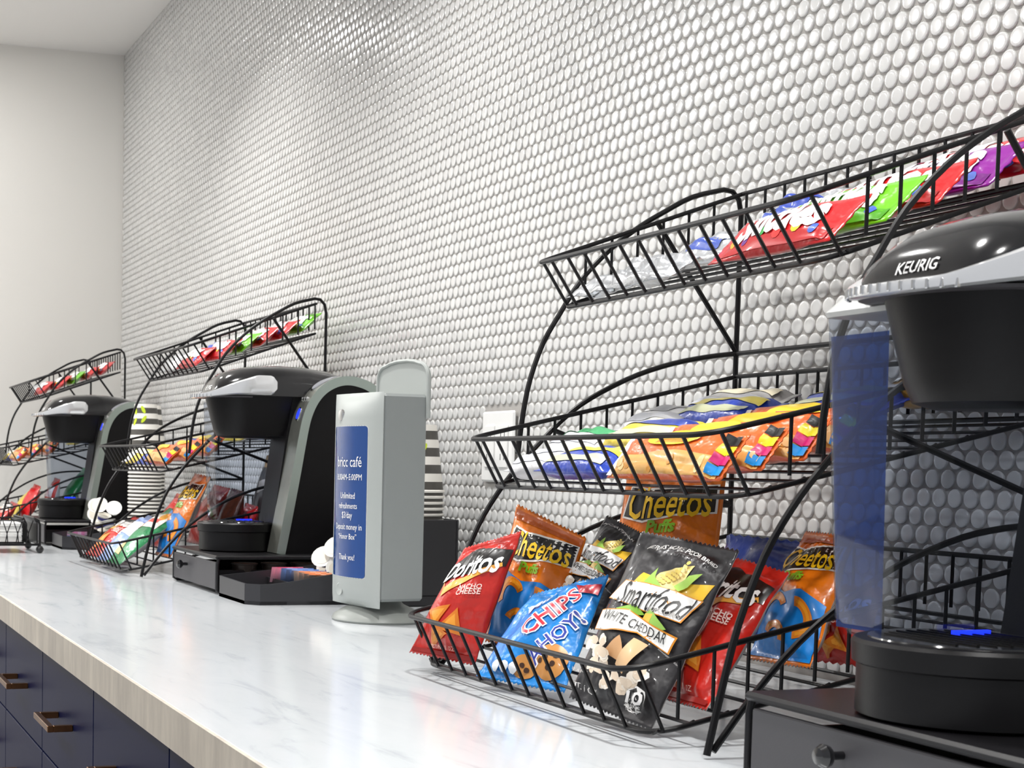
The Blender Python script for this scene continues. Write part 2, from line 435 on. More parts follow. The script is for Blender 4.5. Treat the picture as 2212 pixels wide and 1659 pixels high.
wire_rack((-3.506, -0.133, 0.0), 0, 'black three tier wire snack rack in the far corner at the left border')

# ------------------------------------------------------------------ packs: bags, wrappers
TEXTC = {}
def text_geo(s, bold=0.0, shear=0.0):
    k = (s, bold, shear)
    if k in TEXTC: return TEXTC[k]
    c = bpy.data.curves.new('t', 'FONT'); c.body = s; c.size = 1.0; c.offset = bold; c.shear = shear; c.resolution_u = 2
    c.align_x = 'CENTER'; c.align_y = 'CENTER'
    o = bpy.data.objects.new('t', c); COL.objects.link(o)
    bpy.context.view_layer.update()
    me = bpy.data.meshes.new_from_object(o.evaluated_get(bpy.context.evaluated_depsgraph_get()))
    vs = [(v.co.x, v.co.y) for v in me.vertices]; fs = [tuple(p.vertices) for p in me.polygons]
    bpy.data.objects.remove(o); bpy.data.curves.remove(c); bpy.data.meshes.remove(me)
    if vs:
        x0 = min(v[0] for v in vs); x1 = max(v[0] for v in vs); y0 = min(v[1] for v in vs); y1 = max(v[1] for v in vs)
        vs = [(v[0]-(x0+x1)/2, v[1]-(y0+y1)/2) for v in vs]
        TEXTC[k] = (vs, fs, x1-x0, y1-y0)
    else: TEXTC[k] = (vs, fs, 1, 1)
    return TEXTC[k]
def split(vs, fs, L):
    vs = list(vs); tris = []
    for f in fs:
        for i in range(1, len(f)-1): tris.append((f[0], f[i], f[i+1]))
    mid = {}; out = []; stack = tris
    guard = 0
    while stack and guard < 60000:
        guard += 1
        a, b, c = stack.pop()
        e = sorted(((math.dist(vs[p], vs[q]), p, q, r) for p, q, r in ((a, b, c), (b, c, a), (c, a, b))), reverse=True)[0]
        if e[0] <= L: out.append((a, b, c)); continue
        _, p, q, r = e; key = (min(p, q), max(p, q))
        if key not in mid: mid[key] = len(vs); vs.append(((vs[p][0]+vs[q][0])/2, (vs[p][1]+vs[q][1])/2))
        m = mid[key]; stack.append((p, m, r)); stack.append((m, q, r))
    return vs, out
def ear_clip(poly):
    n = len(poly); idx = list(range(n))
    area = sum(poly[i][0]*poly[(i+1) % n][1]-poly[(i+1) % n][0]*poly[i][1] for i in range(n))
    if area < 0: idx.reverse()
    out = []; g = 0
    cr = lambda a, b, c: (b[0]-a[0])*(c[1]-a[1])-(b[1]-a[1])*(c[0]-a[0])
    while len(idx) > 3 and g < 2000:
        g += 1; done = False
        for k in range(len(idx)):
            a, b, c = idx[k-1], idx[k], idx[(k+1) % len(idx)]
            if cr(poly[a], poly[b], poly[c]) <= 1e-12: continue
            if any(cr(poly[a], poly[b], poly[p]) > 0 and cr(poly[b], poly[c], poly[p]) > 0 and cr(poly[c], poly[a], poly[p]) > 0 for p in idx if p not in (a, b, c)): continue
            out.append((a, b, c)); idx.pop(k); done = True; break
        if not done: break
    if len(idx) >= 3: out += [(idx[0], idx[i], idx[i+1]) for i in range(1, len(idx)-1)]
    return out

class Pack:
    """pillow pack over a quad TL TR BR BL (world points), front towards the viewer side"""
    def __init__(s, corners, thick, front, seed=0, back=None, nu=18, nv=24, wr=0.0016, seal=0.07, lr=False, zig=0.0016, back_ratio=1.0, boxy=False):
        s.c = [Vector(p) for p in corners]; s.t = thick; s.front = front; s.back = back or front; s.nu = nu; s.nv = nv; s.wr = wr; s.seal = seal; s.lr = lr; s.zig = zig
        s.br = back_ratio; s.boxy = boxy
        rr = random.Random(seed*131+5)
        s.ph = [(rr.uniform(0, 6.28), rr.uniform(0, 6.28), rr.uniform(0.6, 1.6), rr.uniform(0.6, 1.6)) for _ in range(5)]
        TL, TR, BR, BL = s.c
        s.W = ((TR-TL).length+(BR-BL).length)/2; s.H = ((TL-BL).length+(TR-BR).length)/2
        n = (TR-TL+BR-BL).cross(TL-BL+TR-BR); s.n = n.normalized()
        s.cut = rr.uniform(0, 6)
    def bulge(s, u, v):
        a, b = (v, u) if s.lr else (u, v)          # b runs between the sealed ends
        e = min(max((b-s.seal)/(1-2*s.seal), 0), 1)
        prof = (math.sin(PI*e))**0.55 if 0 < e < 1 else 0.0
        side = (max(0.0, math.sin(PI*a)))**(0.22 if s.boxy else 0.62)
        if s.boxy: prof = prof**0.35
        w = 0.0
        for (p, q, k, l) in s.ph:
            w += math.sin(p+u*k*11+v*l*5)*math.sin(q+v*l*9-u*k*4)
        near_seal = 1.0-prof
        rad = math.sin(p+u*60+v*4) if not s.lr else math.sin(p+v*40+u*4)
        return prof*side, w*s.wr*(0.35+0.65*side)*min(1, prof*3+0.25) + rad*s.wr*0.55*near_seal*min(1, prof*6)
    def S(s, u, v, sgn=1, lift=0.0):
        TL, TR, BR, BL = s.c
        p = (BL*(1-u)+BR*u)*(1-v)+(TL*(1-u)+TR*u)*v
        bl, wr = s.bulge(min(max(u, 0), 1), min(max(v, 0), 1))
        # sides pull in where the pack is full
        a = u-0.5; b = v-0.5
        pull = bl*s.t*0.22
        k = s.t*0.5 if sgn > 0 else s.t*0.5*s.br
        return p + s.n*(sgn*(bl*k+0.0005)+wr+lift)
    def norm(s, u, v):
        e = 0.01
        du = s.S(min(u+e, 1), v)-s.S(max(u-e, 0), v); dv = s.S(u, min(v+e, 1))-s.S(u, max(v-e, 0))
        n = du.cross(dv)
        return n.normalized() if n.length > 1e-12 else s.n
    def build(s, name, label, cat, group=None):
        vs = []; fs = []; nu, nv = s.nu, s.nv
        for sg in (1, -1):
            for j in range(nv+1):
                for i in range(nu+1):
                    u, v = i/nu, j/nv
                    p = s.S(u, v, sg)
                    TL, TR, BR, BL = s.c
                    if s.zig:
                        if not s.lr and j in (0, nv): p = p+(TL-BL).normalized()*(s.zig*0.7*(1 if i % 2 else -1))
                        if s.lr and i in (0, nu): p = p+(TR-TL).normalized()*(s.zig*(1 if j % 2 else -1))
                    vs.append(p)
        o2 = (nu+1)*(nv+1); mi = []
        for j in range(nv):
            for i in range(nu):
                a = j*(nu+1)+i; fs.append((a, a+1, a+nu+2, a+nu+1)); mi.append(0)
                fs.append((o2+a, o2+a+nu+1, o2+a+nu+2, o2+a+1)); mi.append(1)
        ring = [i for i in range(nu+1)] + [j*(nu+1)+nu for j in range(1, nv+1)] + [nv*(nu+1)+i for i in range(nu-1, -1, -1)] + [j*(nu+1) for j in range(nv-1, 0, -1)]
        for k in range(len(ring)):
            a, b = ring[k], ring[(k+1) % len(ring)]
            fs.append((b, a, o2+a, o2+b)); mi.append(1)
        me = bpy.data.meshes.new(name); me.from_pydata(vs, [], fs); me.materials.append(s.front); me.materials.append(s.back)
        me.polygons.foreach_set('material_index', mi); me.polygons.foreach_set('use_smooth', [True]*len(fs)); me.update()
        o = link(name, me); ctr = sum(s.c, Vector())/4; origin_to(o, ctr)
        tag(o, label, cat, group); s.o = o; s.pv = []; s.pf = []; s.pm = []; s.pmats = []; s.lay = 0
        return s
    def _emit(s, pts, tris, m, L=0.005, up=0.0):
        """pts in metres from the lower left corner of the front"""
        pts, tris = split(pts, tris, L)
        s.lay += 1; lift = 0.0007+0.00009*s.lay+up
        if m not in s.pmats: s.pmats.append(m)
        k = s.pmats.index(m); b = len(s.pv)
        for (a, c) in pts:
            u = min(max(a/s.W, 0.004), 0.996); v = min(max(c/s.H, 0.004), 0.996)
            s.pv.append(s.S(u, v)+s.norm(u, v)*lift)
        for t in tris: s.pf.append(tuple(x+b for x in t)); s.pm.append(k)
    def poly(s, pts, col, uv=True, L=0.005):
        m = ink(col) if isinstance(col, str) else col
        if uv: pts = [(a*s.W, c*s.H) for a, c in pts]
        s._emit(pts, ear_clip(pts), m, L)
    def ellipse(s, u, v, ru, rv, col, rot=0.0, n=18, arc=(0, 2*PI), inner=0.0):
        c, sn = math.cos(rot), math.sin(rot); k = s.W
        P = []
        for i in range(n+1):
            a = arc[0]+(arc[1]-arc[0])*i/n; x, y = ru*k*math.cos(a), rv*k*math.sin(a); P.append((u*s.W+c*x-sn*y, v*s.H+sn*x+c*y))
        if inner:
            for i in range(n, -1, -1):
                a = arc[0]+(arc[1]-arc[0])*i/n; x, y = ru*k*inner*math.cos(a), rv*k*inner*math.sin(a); P.append((u*s.W+c*x-sn*y, v*s.H+sn*x+c*y))
        elif abs(arc[1]-arc[0]-2*PI) < 1e-6: P = P[:-1]
        s.poly(P, col, uv=False)
    def text(s, t, u, v, width, col, rot=0.0, shear=0.0, bold=0.0, stretch=1.0, arch=0.0, taper=0.0):
        vs, fs, w, h = text_geo(t, bold, shear); k = width*s.W/w; c, sn = math.cos(rot), math.sin(rot); P = []
        for (x, y) in vs:
            xx = x/(w/2); x2, y2 = x*k, y*k*stretch*(1+taper*xx) + arch*(1-xx*xx)*s.W
            P.append((u*s.W+c*x2-sn*y2, v*s.H+sn*x2+c*y2))
        m = ink(col) if isinstance(col, str) else col
        s._emit(P, fs, m, 0.004, 0.0007)
    def done(s, nm='print'):
        if not s.pv: return s.o
        me = bpy.data.meshes.new(nm); me.from_pydata([p-s.o.location for p in s.pv], [], s.pf)
        for m in s.pmats: me.materials.append(m)
        me.polygons.foreach_set('material_index', s.pm); me.polygons.foreach_set('use_smooth', [True]*len(s.pf)); me.update()
        link(nm, me, s.o); return s.o

# --- designs
def design_red(p, word='Doritos', sub=('NACHO', 'CHEESE'), detail=True):
    p.poly([(0.02,0.63),(0.98,0.73),(0.98,0.86),(0.55,0.90),(0.40,0.94),(0.02,0.80)], '15100f')
    p.poly([(0.10,0.66),(0.20,0.50),(0.46,0.655),(0.20,0.585)], 'f08a2a'); p.poly([(0.20,0.585),(0.20,0.50),(0.95,0.73),(0.93,0.76)], 'f6b04a')
    p.text(word, 0.5, 0.745, 0.86, 'f7f5f2', rot=0.10, shear=0.25, bold=0.025, stretch=1.5)
    p.text(sub[0], 0.66, 0.565, 0.30, 'f6d9cf', rot=0.08, bold=0.02, stretch=1.1); p.text(sub[1], 0.66, 0.525, 0.32, 'f6d9cf', rot=0.08, bold=0.02, stretch=1.1)
    for (u, v, r, rot) in ((0.30,0.34,0.22,0.2),(0.58,0.27,0.22,0.9),(0.40,0.18,0.18,-0.4)):
        T = [(math.cos(rot+a)*r*p.W+u*p.W, math.sin(rot+a)*r*p.W+v*p.H) for a in (0.5, 2.6, 4.7)]
        p.poly(T, 'd97a1e', uv=False)
        T = [(math.cos(rot+a)*r*0.62*p.W+u*p.W, math.sin(rot+a)*r*0.62*p.W+v*p.H) for a in (0.5, 2.6, 4.7)]
        p.poly(T, 'e89a35', uv=False)
    if detail:
        p.poly([(0.02,0.02),(0.98,0.02),(0.98,0.055),(0.02,0.055)], '8a1712'); p.text('NET WT. 1 OZ.', 0.5, 0.095, 0.4, 'f0c8b8')
def design_puffs(p, word='Cheetos', blue='0f76c4', upper=True):
    p.poly([(0.02,0.03),(0.98,0.03),(0.98,0.44),(0.70,0.50),(0.42,0.47),(0.02,0.56)], blue)
    if upper: p.poly([(0.02,0.90),(0.98,0.90),(0.98,0.97),(0.02,0.97)], 'b8540e')
    p.poly([(0.05,0.63),(0.30,0.60),(0.62,0.66),(0.97,0.70),(0.97,0.90),(0.60,0.87),(0.30,0.84),(0.10,0.86)], 'e9e6df')
    p.poly([(0.07,0.64),(0.30,0.615),(0.62,0.675),(0.95,0.71),(0.95,0.89),(0.60,0.855),(0.30,0.825),(0.11,0.845)], '17130f')
    p.text(word, 0.52, 0.755, 0.80, 'f3c416', rot=0.10, shear=0.2, bold=0.012, stretch=1.7)
    p.text('Puffs', 0.50, 0.585, 0.30, '7fb51e', rot=0.1, bold=0.04, shear=0.2)
    for (u, v, r, a0, a1, rot) in ((0.32,0.34,0.20,0.2,3.3,0.3),(0.68,0.30,0.22,-1.6,1.5,0.2),(0.45,0.15,0.17,0.1,3.0,-0.3)):
        p.ellipse(u, v, r, r*1.1, 'e37f12', rot, 16, (a0, a1), 0.55); p.ellipse(u, v, r*0.88, r*0.97, 'f39c24', rot, 16, (a0+0.2, a1-0.2), 0.80)
def design_popcorn(p, big=True):
    p.poly([(0.24,0.70),(0.30,0.765),(0.60,0.735),(0.97,0.79),(0.93,0.70),(0.60,0.66)], 'f2c230')
    p.poly([(0.42,0.68),(0.46,0.78),(0.56,0.83),(0.64,0.845),(0.74,0.86),(0.72,0.80),(0.70,0.70)], 'f0dc8e')
    for k in range(7):
        for q in range(4):
            p.ellipse(0.475+0.033*k+0.006*q, 0.70+0.022*k+0.022*q-0.006*k, 0.017, 0.017, 'e9cf6a', 0, 7)
    p.poly([(0.40,0.69),(0.43,0.80),(0.47,0.74),(0.56,0.70)], '9cc653'); p.poly([(0.66,0.72),(0.76,0.80),(0.84,0.825),(0.78,0.74),(0.72,0.70)], 'a6cc5c')
    p.poly([(0.06,0.585),(0.18,0.705),(0.95,0.695),(0.90,0.62),(0.88,0.545)], 'd98b22'); p.poly([(0.075,0.59),(0.185,0.70),(0.935,0.69),(0.885,0.62),(0.865,0.55)], 'f3f2ef')
    p.text('Smartfood', 0.545, 0.632, 0.72, '1c1a1a', rot=-0.02, shear=0.4, bold=0.0, stretch=1.9)
    p.text('POPCORN', 0.72, 0.575, 0.26, 'b9b6b2', rot=-0.05)
    p.poly([(0.22,0.535),(0.42,0.585),(0.55,0.545),(0.36,0.515)], '86b83c'); p.poly([(0.55,0.55),(0.62,0.58),(0.80,0.50),(0.66,0.47)], '9ac65a'); p.poly([(0.50,0.46),(0.56,0.555),(0.66,0.555),(0.62,0.46)], 'e6c04a')
    p.poly([(0.06,0.40),(0.06,0.515),(0.38,0.545),(0.92,0.475),(0.90,0.385),(0.55,0.43)], 'd98b22'); p.poly([(0.075,0.405),(0.075,0.51),(0.38,0.538),(0.905,0.468),(0.885,0.392),(0.55,0.438)], 'f6f5f1')
    p.text('WHITE CHEDDAR', 0.485, 0.475, 0.70, '1d1b1b', rot=-0.09, stretch=1.5)
    p.text('AMERICA\'S FAVORITE POPCORN BRAND', 0.55, 0.885, 0.72, 'e6e4e0', rot=-0.06, arch=0.05, bold=0.01)
    rr = random.Random(4)
    p.poly([(0.30,0.30),(0.42,0.40),(0.52,0.33),(0.48,0.28)], 'd9a878'); p.poly([(0.46,0.26),(0.56,0.40),(0.70,0.39),(0.60,0.22)], 'e0b98c')
    for (u, v) in ((0.10,0.33),(0.20,0.29),(0.27,0.36),(0.22,0.21),(0.36,0.22),(0.42,0.16),(0.52,0.20),(0.62,0.17),(0.70,0.22),(0.33,0.30),(0.80,0.24)):
        for q in range(5):
            p.ellipse(u+rr.uniform(-0.035, 0.035), v+rr.uniform(-0.025, 0.025), rr.uniform(0.035, 0.06), rr.uniform(0.035, 0.055), ('efe3d2', 'e2cfb8', 'f6eee2')[q % 3], 0, 9)
    p.ellipse(0.80, 0.115, 0.115, 0.125, 'e9e7e4', 0, 14); p.ellipse(0.80, 0.115, 0.104, 0.113, '232121', 0, 14)
    p.text('100', 0.80, 0.137, 0.15, 'f2f0ee', bold=0.03, stretch=1.2); p.text('CALORIES', 0.80, 0.098, 0.14, 'e2e0de'); p.text('PER PKG', 0.80, 0.076, 0.12, 'e2e0de')
    p.text('NET WT. 0.5 OZ.', 0.22, 0.10, 0.34, 'd8d5d2'); p.text('NO ARTIFICIAL', 0.16, 0.165, 0.24, 'd8d5d2')
    p.text('GUARANTEED FRESH', 0.90, 0.37, 0.18, 'd0cecb', rot=-0.5, arch=0.02)
def design_cookies(p):
    p.text('CHIPS', 0.60, 0.62, 0.62, 'f4f1f4', rot=0.95, bold=0.06, stretch=1.15); p.text('CHIPS', 0.60, 0.62, 0.60, 'd02638', rot=0.95, bold=0.01, stretch=1.15)
    p.text('AHOY!', 0.75, 0.40, 0.60, 'f4f1f4', rot=0.95, bold=0.07, stretch=1.2); p.text('AHOY!', 0.75, 0.40, 0.58, '2b3a9c', rot=0.95, bold=0.01, stretch=1.2)
    p.text('Mini', 0.40, 0.76, 0.34, 'f4f1f4', rot=0.95, bold=0.03, shear=0.3); p.text('OREO', 0.3, 0.30, 0.01, '1a86d6')
    p.ellipse(0.80, 0.20, 0.17, 0.15, 'c98a45', 0.4); p.ellipse(0.52, 0.14, 0.12, 0.11, 'c98a45', 0.2)
    for (u, v) in ((0.76,0.22),(0.84,0.18),(0.80,0.15),(0.70,0.20),(0.86,0.24),(0.50,0.15),(0.55,0.12)): p.ellipse(u, v, 0.028, 0.024, '3f2415', 0.3, 8)
    p.poly([(0.70,0.90),(0.98,0.90),(0.98,0.80),(0.78,0.82)], 'c42a3a')
    for k in range(3): p.ellipse(0.22+0.10*k, 0.12, 0.05, 0.05, 'eef2f6', 0, 9)
def candy(p, word, col, dots=True):
    p.poly([(0.06,0.06),(0.94,0.06),(0.94,0.30),(0.55,0.22),(0.06,0.32)], col)
    p.text(word, 0.50, 0.60, 0.66, 'f7f6f5', rot=0.03, bold=0.05, stretch=1.25)
    if dots:
        for k, c in enumerate(('e8a31c', '6d2b86', '2f9a3f', 'd8302c', 'f0c52a', '3c62c4')):
            p.ellipse(0.16+0.135*k, 0.24 if k % 2 else 0.30, 0.032, 0.028, c, 0.2, 9)

F_RED = foil('red', 'c3241a'); F_REDD = foil('dark_red', '8e1712'); F_ORANGE = foil('orange', 'e8780f'); F_BLACK = foil('charcoal', '2b292b', 0.42); F_BLUE = foil('bright_blue', '1583d2'); F_NAVY = foil('navy_blue', '23377f')
F_GREEN = foil('green', '0f7f47'); F_SILVER = foil('silver', 'dfe2e6', 0.24, 0.75); F_WHITE = foil('white', 'e8e8ea', 0.35); F_GREY = foil('grey_back', '9a9896', 0.4); F_LIME = foil('lime', '6fc21a'); F_PURPLE = foil('purple', '8f1f97'); F_CRED = foil('candy_red', 'd01a1f')
F_BROWN = foil('brown', '5a2a18'); F_GOLD = foil('gold', 'b8862a', 0.3, 0.4); F_YELLOW = foil('yellow', 'e9cf3a'); F_ROYAL = foil('royal_blue', '2b49b8'); F_MAROON = foil('maroon', '9c2a24'); F_LBLUE = foil('pale_blue', '8fa6dd'); F_SNACK = foil('bar_orange', 'ea6a2a'); F_TAN = foil('tan', 'c98f4a')
G1 = 'bags in the bottom basket of the nearest rack'
# big bags in the nearest rack (corners TL TR BR BL)
p = Pack([(0.050,-0.388,0.140),(0.118,-0.352,0.163),(0.108,-0.399,0.016),(0.031,-0.443,0.022)], 0.042, F_RED, 1, F_REDD, 36, 46).build('chip_bag', 'red glossy chip bag with black brand band at the left end of the nearest rack', 'chip bag', G1)
design_red(p); p.done()
p = Pack([(0.045,-0.322,0.190),(0.128,-0.279,0.156),(0.140,-0.322,0.036),(0.060,-0.364,0.036)], 0.036, F_ORANGE, 2, F_ORANGE, 36, 46).build('chip_bag', 'orange and blue puffs bag with pointed corner behind the leftmost red bag', 'chip bag', G1)
design_puffs(p); p.done()
p = Pack([(0.118,-0.249,0.180),(0.182,-0.237,0.161),(0.182,-0.296,0.062),(0.116,-0.316,0.062)], 0.030, F_BLACK, 3, F_GREY, 36, 46).build('popcorn_bag', 'small charcoal popcorn bag half hidden between the orange bag and the big popcorn bag', 'popcorn bag', G1)
design_popcorn(p); p.done()
p = Pack([(0.165,-0.360,0.098),(0.235,-0.311,0.124),(0.285,-0.385,0.012),(0.165,-0.424,0.012)], 0.036, F_BLUE, 4, F_BLUE, 40, 44).build('cookie_bag', 'bright blue mini cookie bag slumped in front of the big popcorn bag', 'cookie bag', G1)
design_cookies(p); p.done()
p = Pack([(0.387,-0.366,0.175),(0.475,-0.322,0.163),(0.473,-0.402,0.007),(0.368,-0.424,0.021)], 0.034, F_BLACK, 5, F_GREY, 44, 56).build('popcorn_bag', 'big charcoal white cheddar popcorn bag at the front corner of the nearest rack', 'popcorn bag', G1)
design_popcorn(p); p.done()
p = Pack([(0.060,-0.190,0.236),(0.165,-0.130,0.232),(0.172,-0.150,0.072),(0.060,-0.212,0.072)], 0.034, F_ORANGE, 6, F_ORANGE, 34, 42).build('chip_bag', 'tall orange puffs bag standing under the middle basket of the nearest rack', 'chip bag', G1)
design_puffs(p, upper=False); p.done()
p = Pack([(0.385,-0.285,0.156),(0.475,-0.270,0.143),(0.500,-0.366,0.028),(0.415,-0.366,0.028)], 0.040, F_RED, 7, F_GREY, 36, 44).build('chip_bag', 'red chip bag leaning right behind the big charcoal popcorn bag', 'chip bag', G1)
design_red(p); p.done()
p = Pack([(0.250,-0.184,0.166),(0.365,-0.168,0.164),(0.360,-0.190,0.070),(0.250,-0.200,0.066)], 0.032, F_NAVY, 8, F_NAVY, 18, 20).build('chip_bag', 'dark blue shiny bag peeking out behind the red bag in the nearest rack', 'chip bag', G1); p.done()
p = Pack([(0.396,-0.197,0.176),(0.476,-0.203,0.175),(0.504,-0.266,0.062),(0.420,-0.272,0.060)], 0.036, F_ORANGE, 9, F_GREY, 36, 46).build('chip_bag', 'orange and blue puffs bag at the right end of the nearest rack', 'chip bag', G1)
design_puffs(p, blue='0d7fd2'); p.done()
p = Pack([(0.440,-0.205,0.131),(0.500,-0.192,0.131),(0.502,-0.210,0.062),(0.440,-0.218,0.060)], 0.028, F_RED, 10, F_RED, 14, 18).build('chip_bag', 'red chip bag behind the right end puffs bag, beside the water tank', 'chip bag', G1); design_red(p, detail=False); p.done()

# packs placed on a basket floor
def basket_pt(R, bi, x, d, g):
    B = BASK[bi]; z = B['h2']+B['m']*(B['d2']-d)+g
    return R @ Vector((x, -d, z))
def lay_pack(R, bi, x0, x1, d, width, tilt_, thick, front, seed, name, label, cat, group, lift=0.0, yaw=0.0, back=None, nu=20, nv=8, wr=0.001, boxy=False):
    """long axis along x; lower edge at depth d, leans back by tilt_ (radians, 0 lies flat)"""
    B = BASK[bi]; sl = math.atan(B['m'])
    def pt(x, t):
        a = sl+tilt_
        base = basket_pt(R, bi, x, d + yaw*(x-(x0+x1)/2), 0.004+thick*0.35+lift)
        return base + (R.to_3x3() @ Vector((0, math.cos(a)*t, math.sin(a)*t)))
    return Pack([pt(x0, width), pt(x1, width), pt(x1, 0), pt(x0, 0)], thick, front, seed, back or front, nu, nv, wr, 0.09, True, 0.0012, boxy=boxy).build(name, label, cat, group)

# ------------------------------------------------------------------ middle basket of the nearest rack: bars
GB = 'snack bars in the middle basket of the nearest rack'
M_cmyk = [ink(c) for c in ('1b8ad2', 'c31a6a', 'e3d51c', '1a1a1a')]
def peanut_bar(R, x0, x1, d, tl, seed, label, group, lift=0.0, hi=True):
    p = lay_pack(R, 1, x0, x1, d, 0.050, tl, 0.026, F_SNACK, seed, 'snack_bar', label, 'snack bar', group, lift, nu=24, nv=14, boxy=True)
    p.poly([(0.04,0.02),(0.96,0.02),(0.96,0.40),(0.60,0.46),(0.04,0.36)], 'd9a55a')
    rr = random.Random(seed)
    for k in range(9 if hi else 4): p.ellipse(rr.uniform(0.08, 0.92), rr.uniform(0.08, 0.32), 0.030, 0.022, ('e8c489', 'c98d3e')[k % 2], rr.uniform(0, 3), 9)
    p.ellipse(0.52, 0.74, 0.22, 0.05, 'f2d21e', 0.03); 
    for k in range(3): p.poly([(0.40, 0.60+0.035*k), (0.66, 0.62+0.035*k), (0.66, 0.635+0.035*k), (0.40, 0.615+0.035*k)], 'c0262a')
    for k in range(4): p.poly([(0.895, 0.08+0.21*k), (0.985, 0.08+0.21*k), (0.985, 0.27+0.21*k), (0.895, 0.27+0.21*k)], M_cmyk[k])
    p.poly([(0.005,0.02),(0.05,0.02),(0.05,0.98),(0.005,0.98)], 'e8e4dc')
    p.done()
for k, (d, lab) in enumerate(((0.322, 'orange peanut bar at the front right corner of the middle basket, nearest rack'), (0.283, 'second orange peanut bar from the front in the nearest rack'),
                              (0.243, 'third orange peanut bar from the front in the nearest rack'), (0.203, 'orange peanut bar at the back of its row, beside the water tank'))):
    peanut_bar(R1, 0.272+0.004*k, 0.462+0.003*k, d, 0.72, 20+k, lab, GB)
for (x0, x1, d, fm, sd, lab, stripe, lift) in (
        (0.000+0.012, 0.150, 0.306, F_WHITE, 31, 'white snack bar at the front left corner of the middle basket, nearest rack', 'dfe3ee', 0.0),
        (0.012, 0.150, 0.262, F_WHITE, 32, 'white snack bar with green mark behind the front left one, nearest rack', '3aa867', 0.012),
        (0.110, 0.265, 0.318, F_ROYAL, 33, 'blue and yellow snack bar at the middle of the front row, nearest rack', 'e6d74a', 0.004),
        (0.130, 0.285, 0.255, F_YELLOW, 34, 'yellow ended blue snack bar behind the front blue bar, nearest rack', '2b49b8', 0.018),
        (0.060, 0.205, 0.195, F_WHITE, 35, 'white snack bar with grey crimped end in the middle row, nearest rack', '8f9094', 0.022),
        (0.140, 0.300, 0.185, F_ROYAL, 36, 'blue snack bar lying on others in the third row, nearest rack', 'e9d95c', 0.026),
        (0.070, 0.230, 0.120, F_GREY, 37, 'grey ended snack bar leaning at the back left, nearest rack', 'dcd3b8', 0.024),
        (0.215, 0.375, 0.090, F_ROYAL, 38, 'blue snack bar at the back of the middle basket, nearest rack', 'd9c94e', 0.014),
        (0.300, 0.450, 0.055, F_GOLD, 39, 'dull gold snack bar at the back right of the middle basket, nearest rack', '6c6550', 0.018)):
    p = lay_pack(R1, 1, x0, x1, d, 0.050, 0.14, 0.026, fm, sd, 'snack_bar', lab, 'snack bar', GB, lift, nu=24, nv=14, boxy=True)
    p.poly([(0.10,0.55),(0.90,0.50),(0.90,0.80),(0.10,0.86)], stripe); p.poly([(0.12,0.10),(0.88,0.10),(0.88,0.34),(0.12,0.30)], 'cfd4b0' if fm in (F_ROYAL, F_YELLOW) else 'c9cbd2')
    p.done()

# top basket of the nearest rack: candy
GT = 'candy packs in the top basket of the nearest rack'
for (x0, x1, d, wd, tl, th, fm, sd, lab, word, col, lift) in (
        (0.010, 0.120, 0.232, 0.045, 0.1, 0.016, F_SILVER, 41, 'flat silver foil bar at the left tip of the top basket, nearest rack', None, None, 0),
        (0.085, 0.235, 0.236, 0.050, 0.25, 0.020, F_SILVER, 42, 'crumpled silver foil pack beside the left tip bar, nearest rack', None, None, 0),
        (0.150, 0.305, 0.205, 0.050, 0.25, 0.022, F_SILVER, 43, 'crumpled silver and blue foil pack left of the front red candy pack', None, '3552b0', 0.004),
        (0.190, 0.340, 0.150, 0.050, 0.30, 0.022, F_SILVER, 44, 'silver foil pack with blue print behind the front red candy pack', None, '3552b0', 0.006),
        (0.135, 0.275, 0.085, 0.050, 0.30, 0.022, F_SILVER, 45, 'silver and blue foil pack at the back, left of the purple candy pack', None, '2a49b4', 0.012),
        (0.285, 0.468, 0.226, 0.060, 0.45, 0.026, F_CRED, 46, 'front red candy pack with torn looking right end in the top basket, nearest rack', 'Skittles', 'b3161b', 0.0),
        (0.292, 0.472, 0.172, 0.060, 0.45, 0.026, F_LIME, 47, 'lime green candy pack in the top basket, nearest rack', 'Skittles', '4da60f', 0.0),
        (0.290, 0.474, 0.122, 0.060, 0.45, 0.026, F_CRED, 48, 'red candy pack right behind the lime green one, nearest rack', 'Skittles', 'b3161b', 0.0),
        (0.295, 0.476, 0.070, 0.060, 0.45, 0.026, F_PURPLE, 49, 'purple candy pack in the top basket, nearest rack', 'Skittles', '7a1687', 0.0),
        (0.300, 0.474, 0.026, 0.050, 0.60, 0.024, F_CRED, 50, 'red candy pack at the back behind the purple one, nearest rack', 'Skittles', 'b3161b', 0.0)):
    p = lay_pack(R1, 0, x0, x1, d, wd, tl, th, fm, sd, 'candy_pack', lab, 'candy pack', GT, lift, wr=0.0028 if fm is F_SILVER else 0.0012, nu=26, nv=10)
    if word: candy(p, word, col)
    elif col: p.poly([(0.2,0.3),(0.7,0.2),(0.8,0.5),(0.3,0.7)], col)
    p.done()

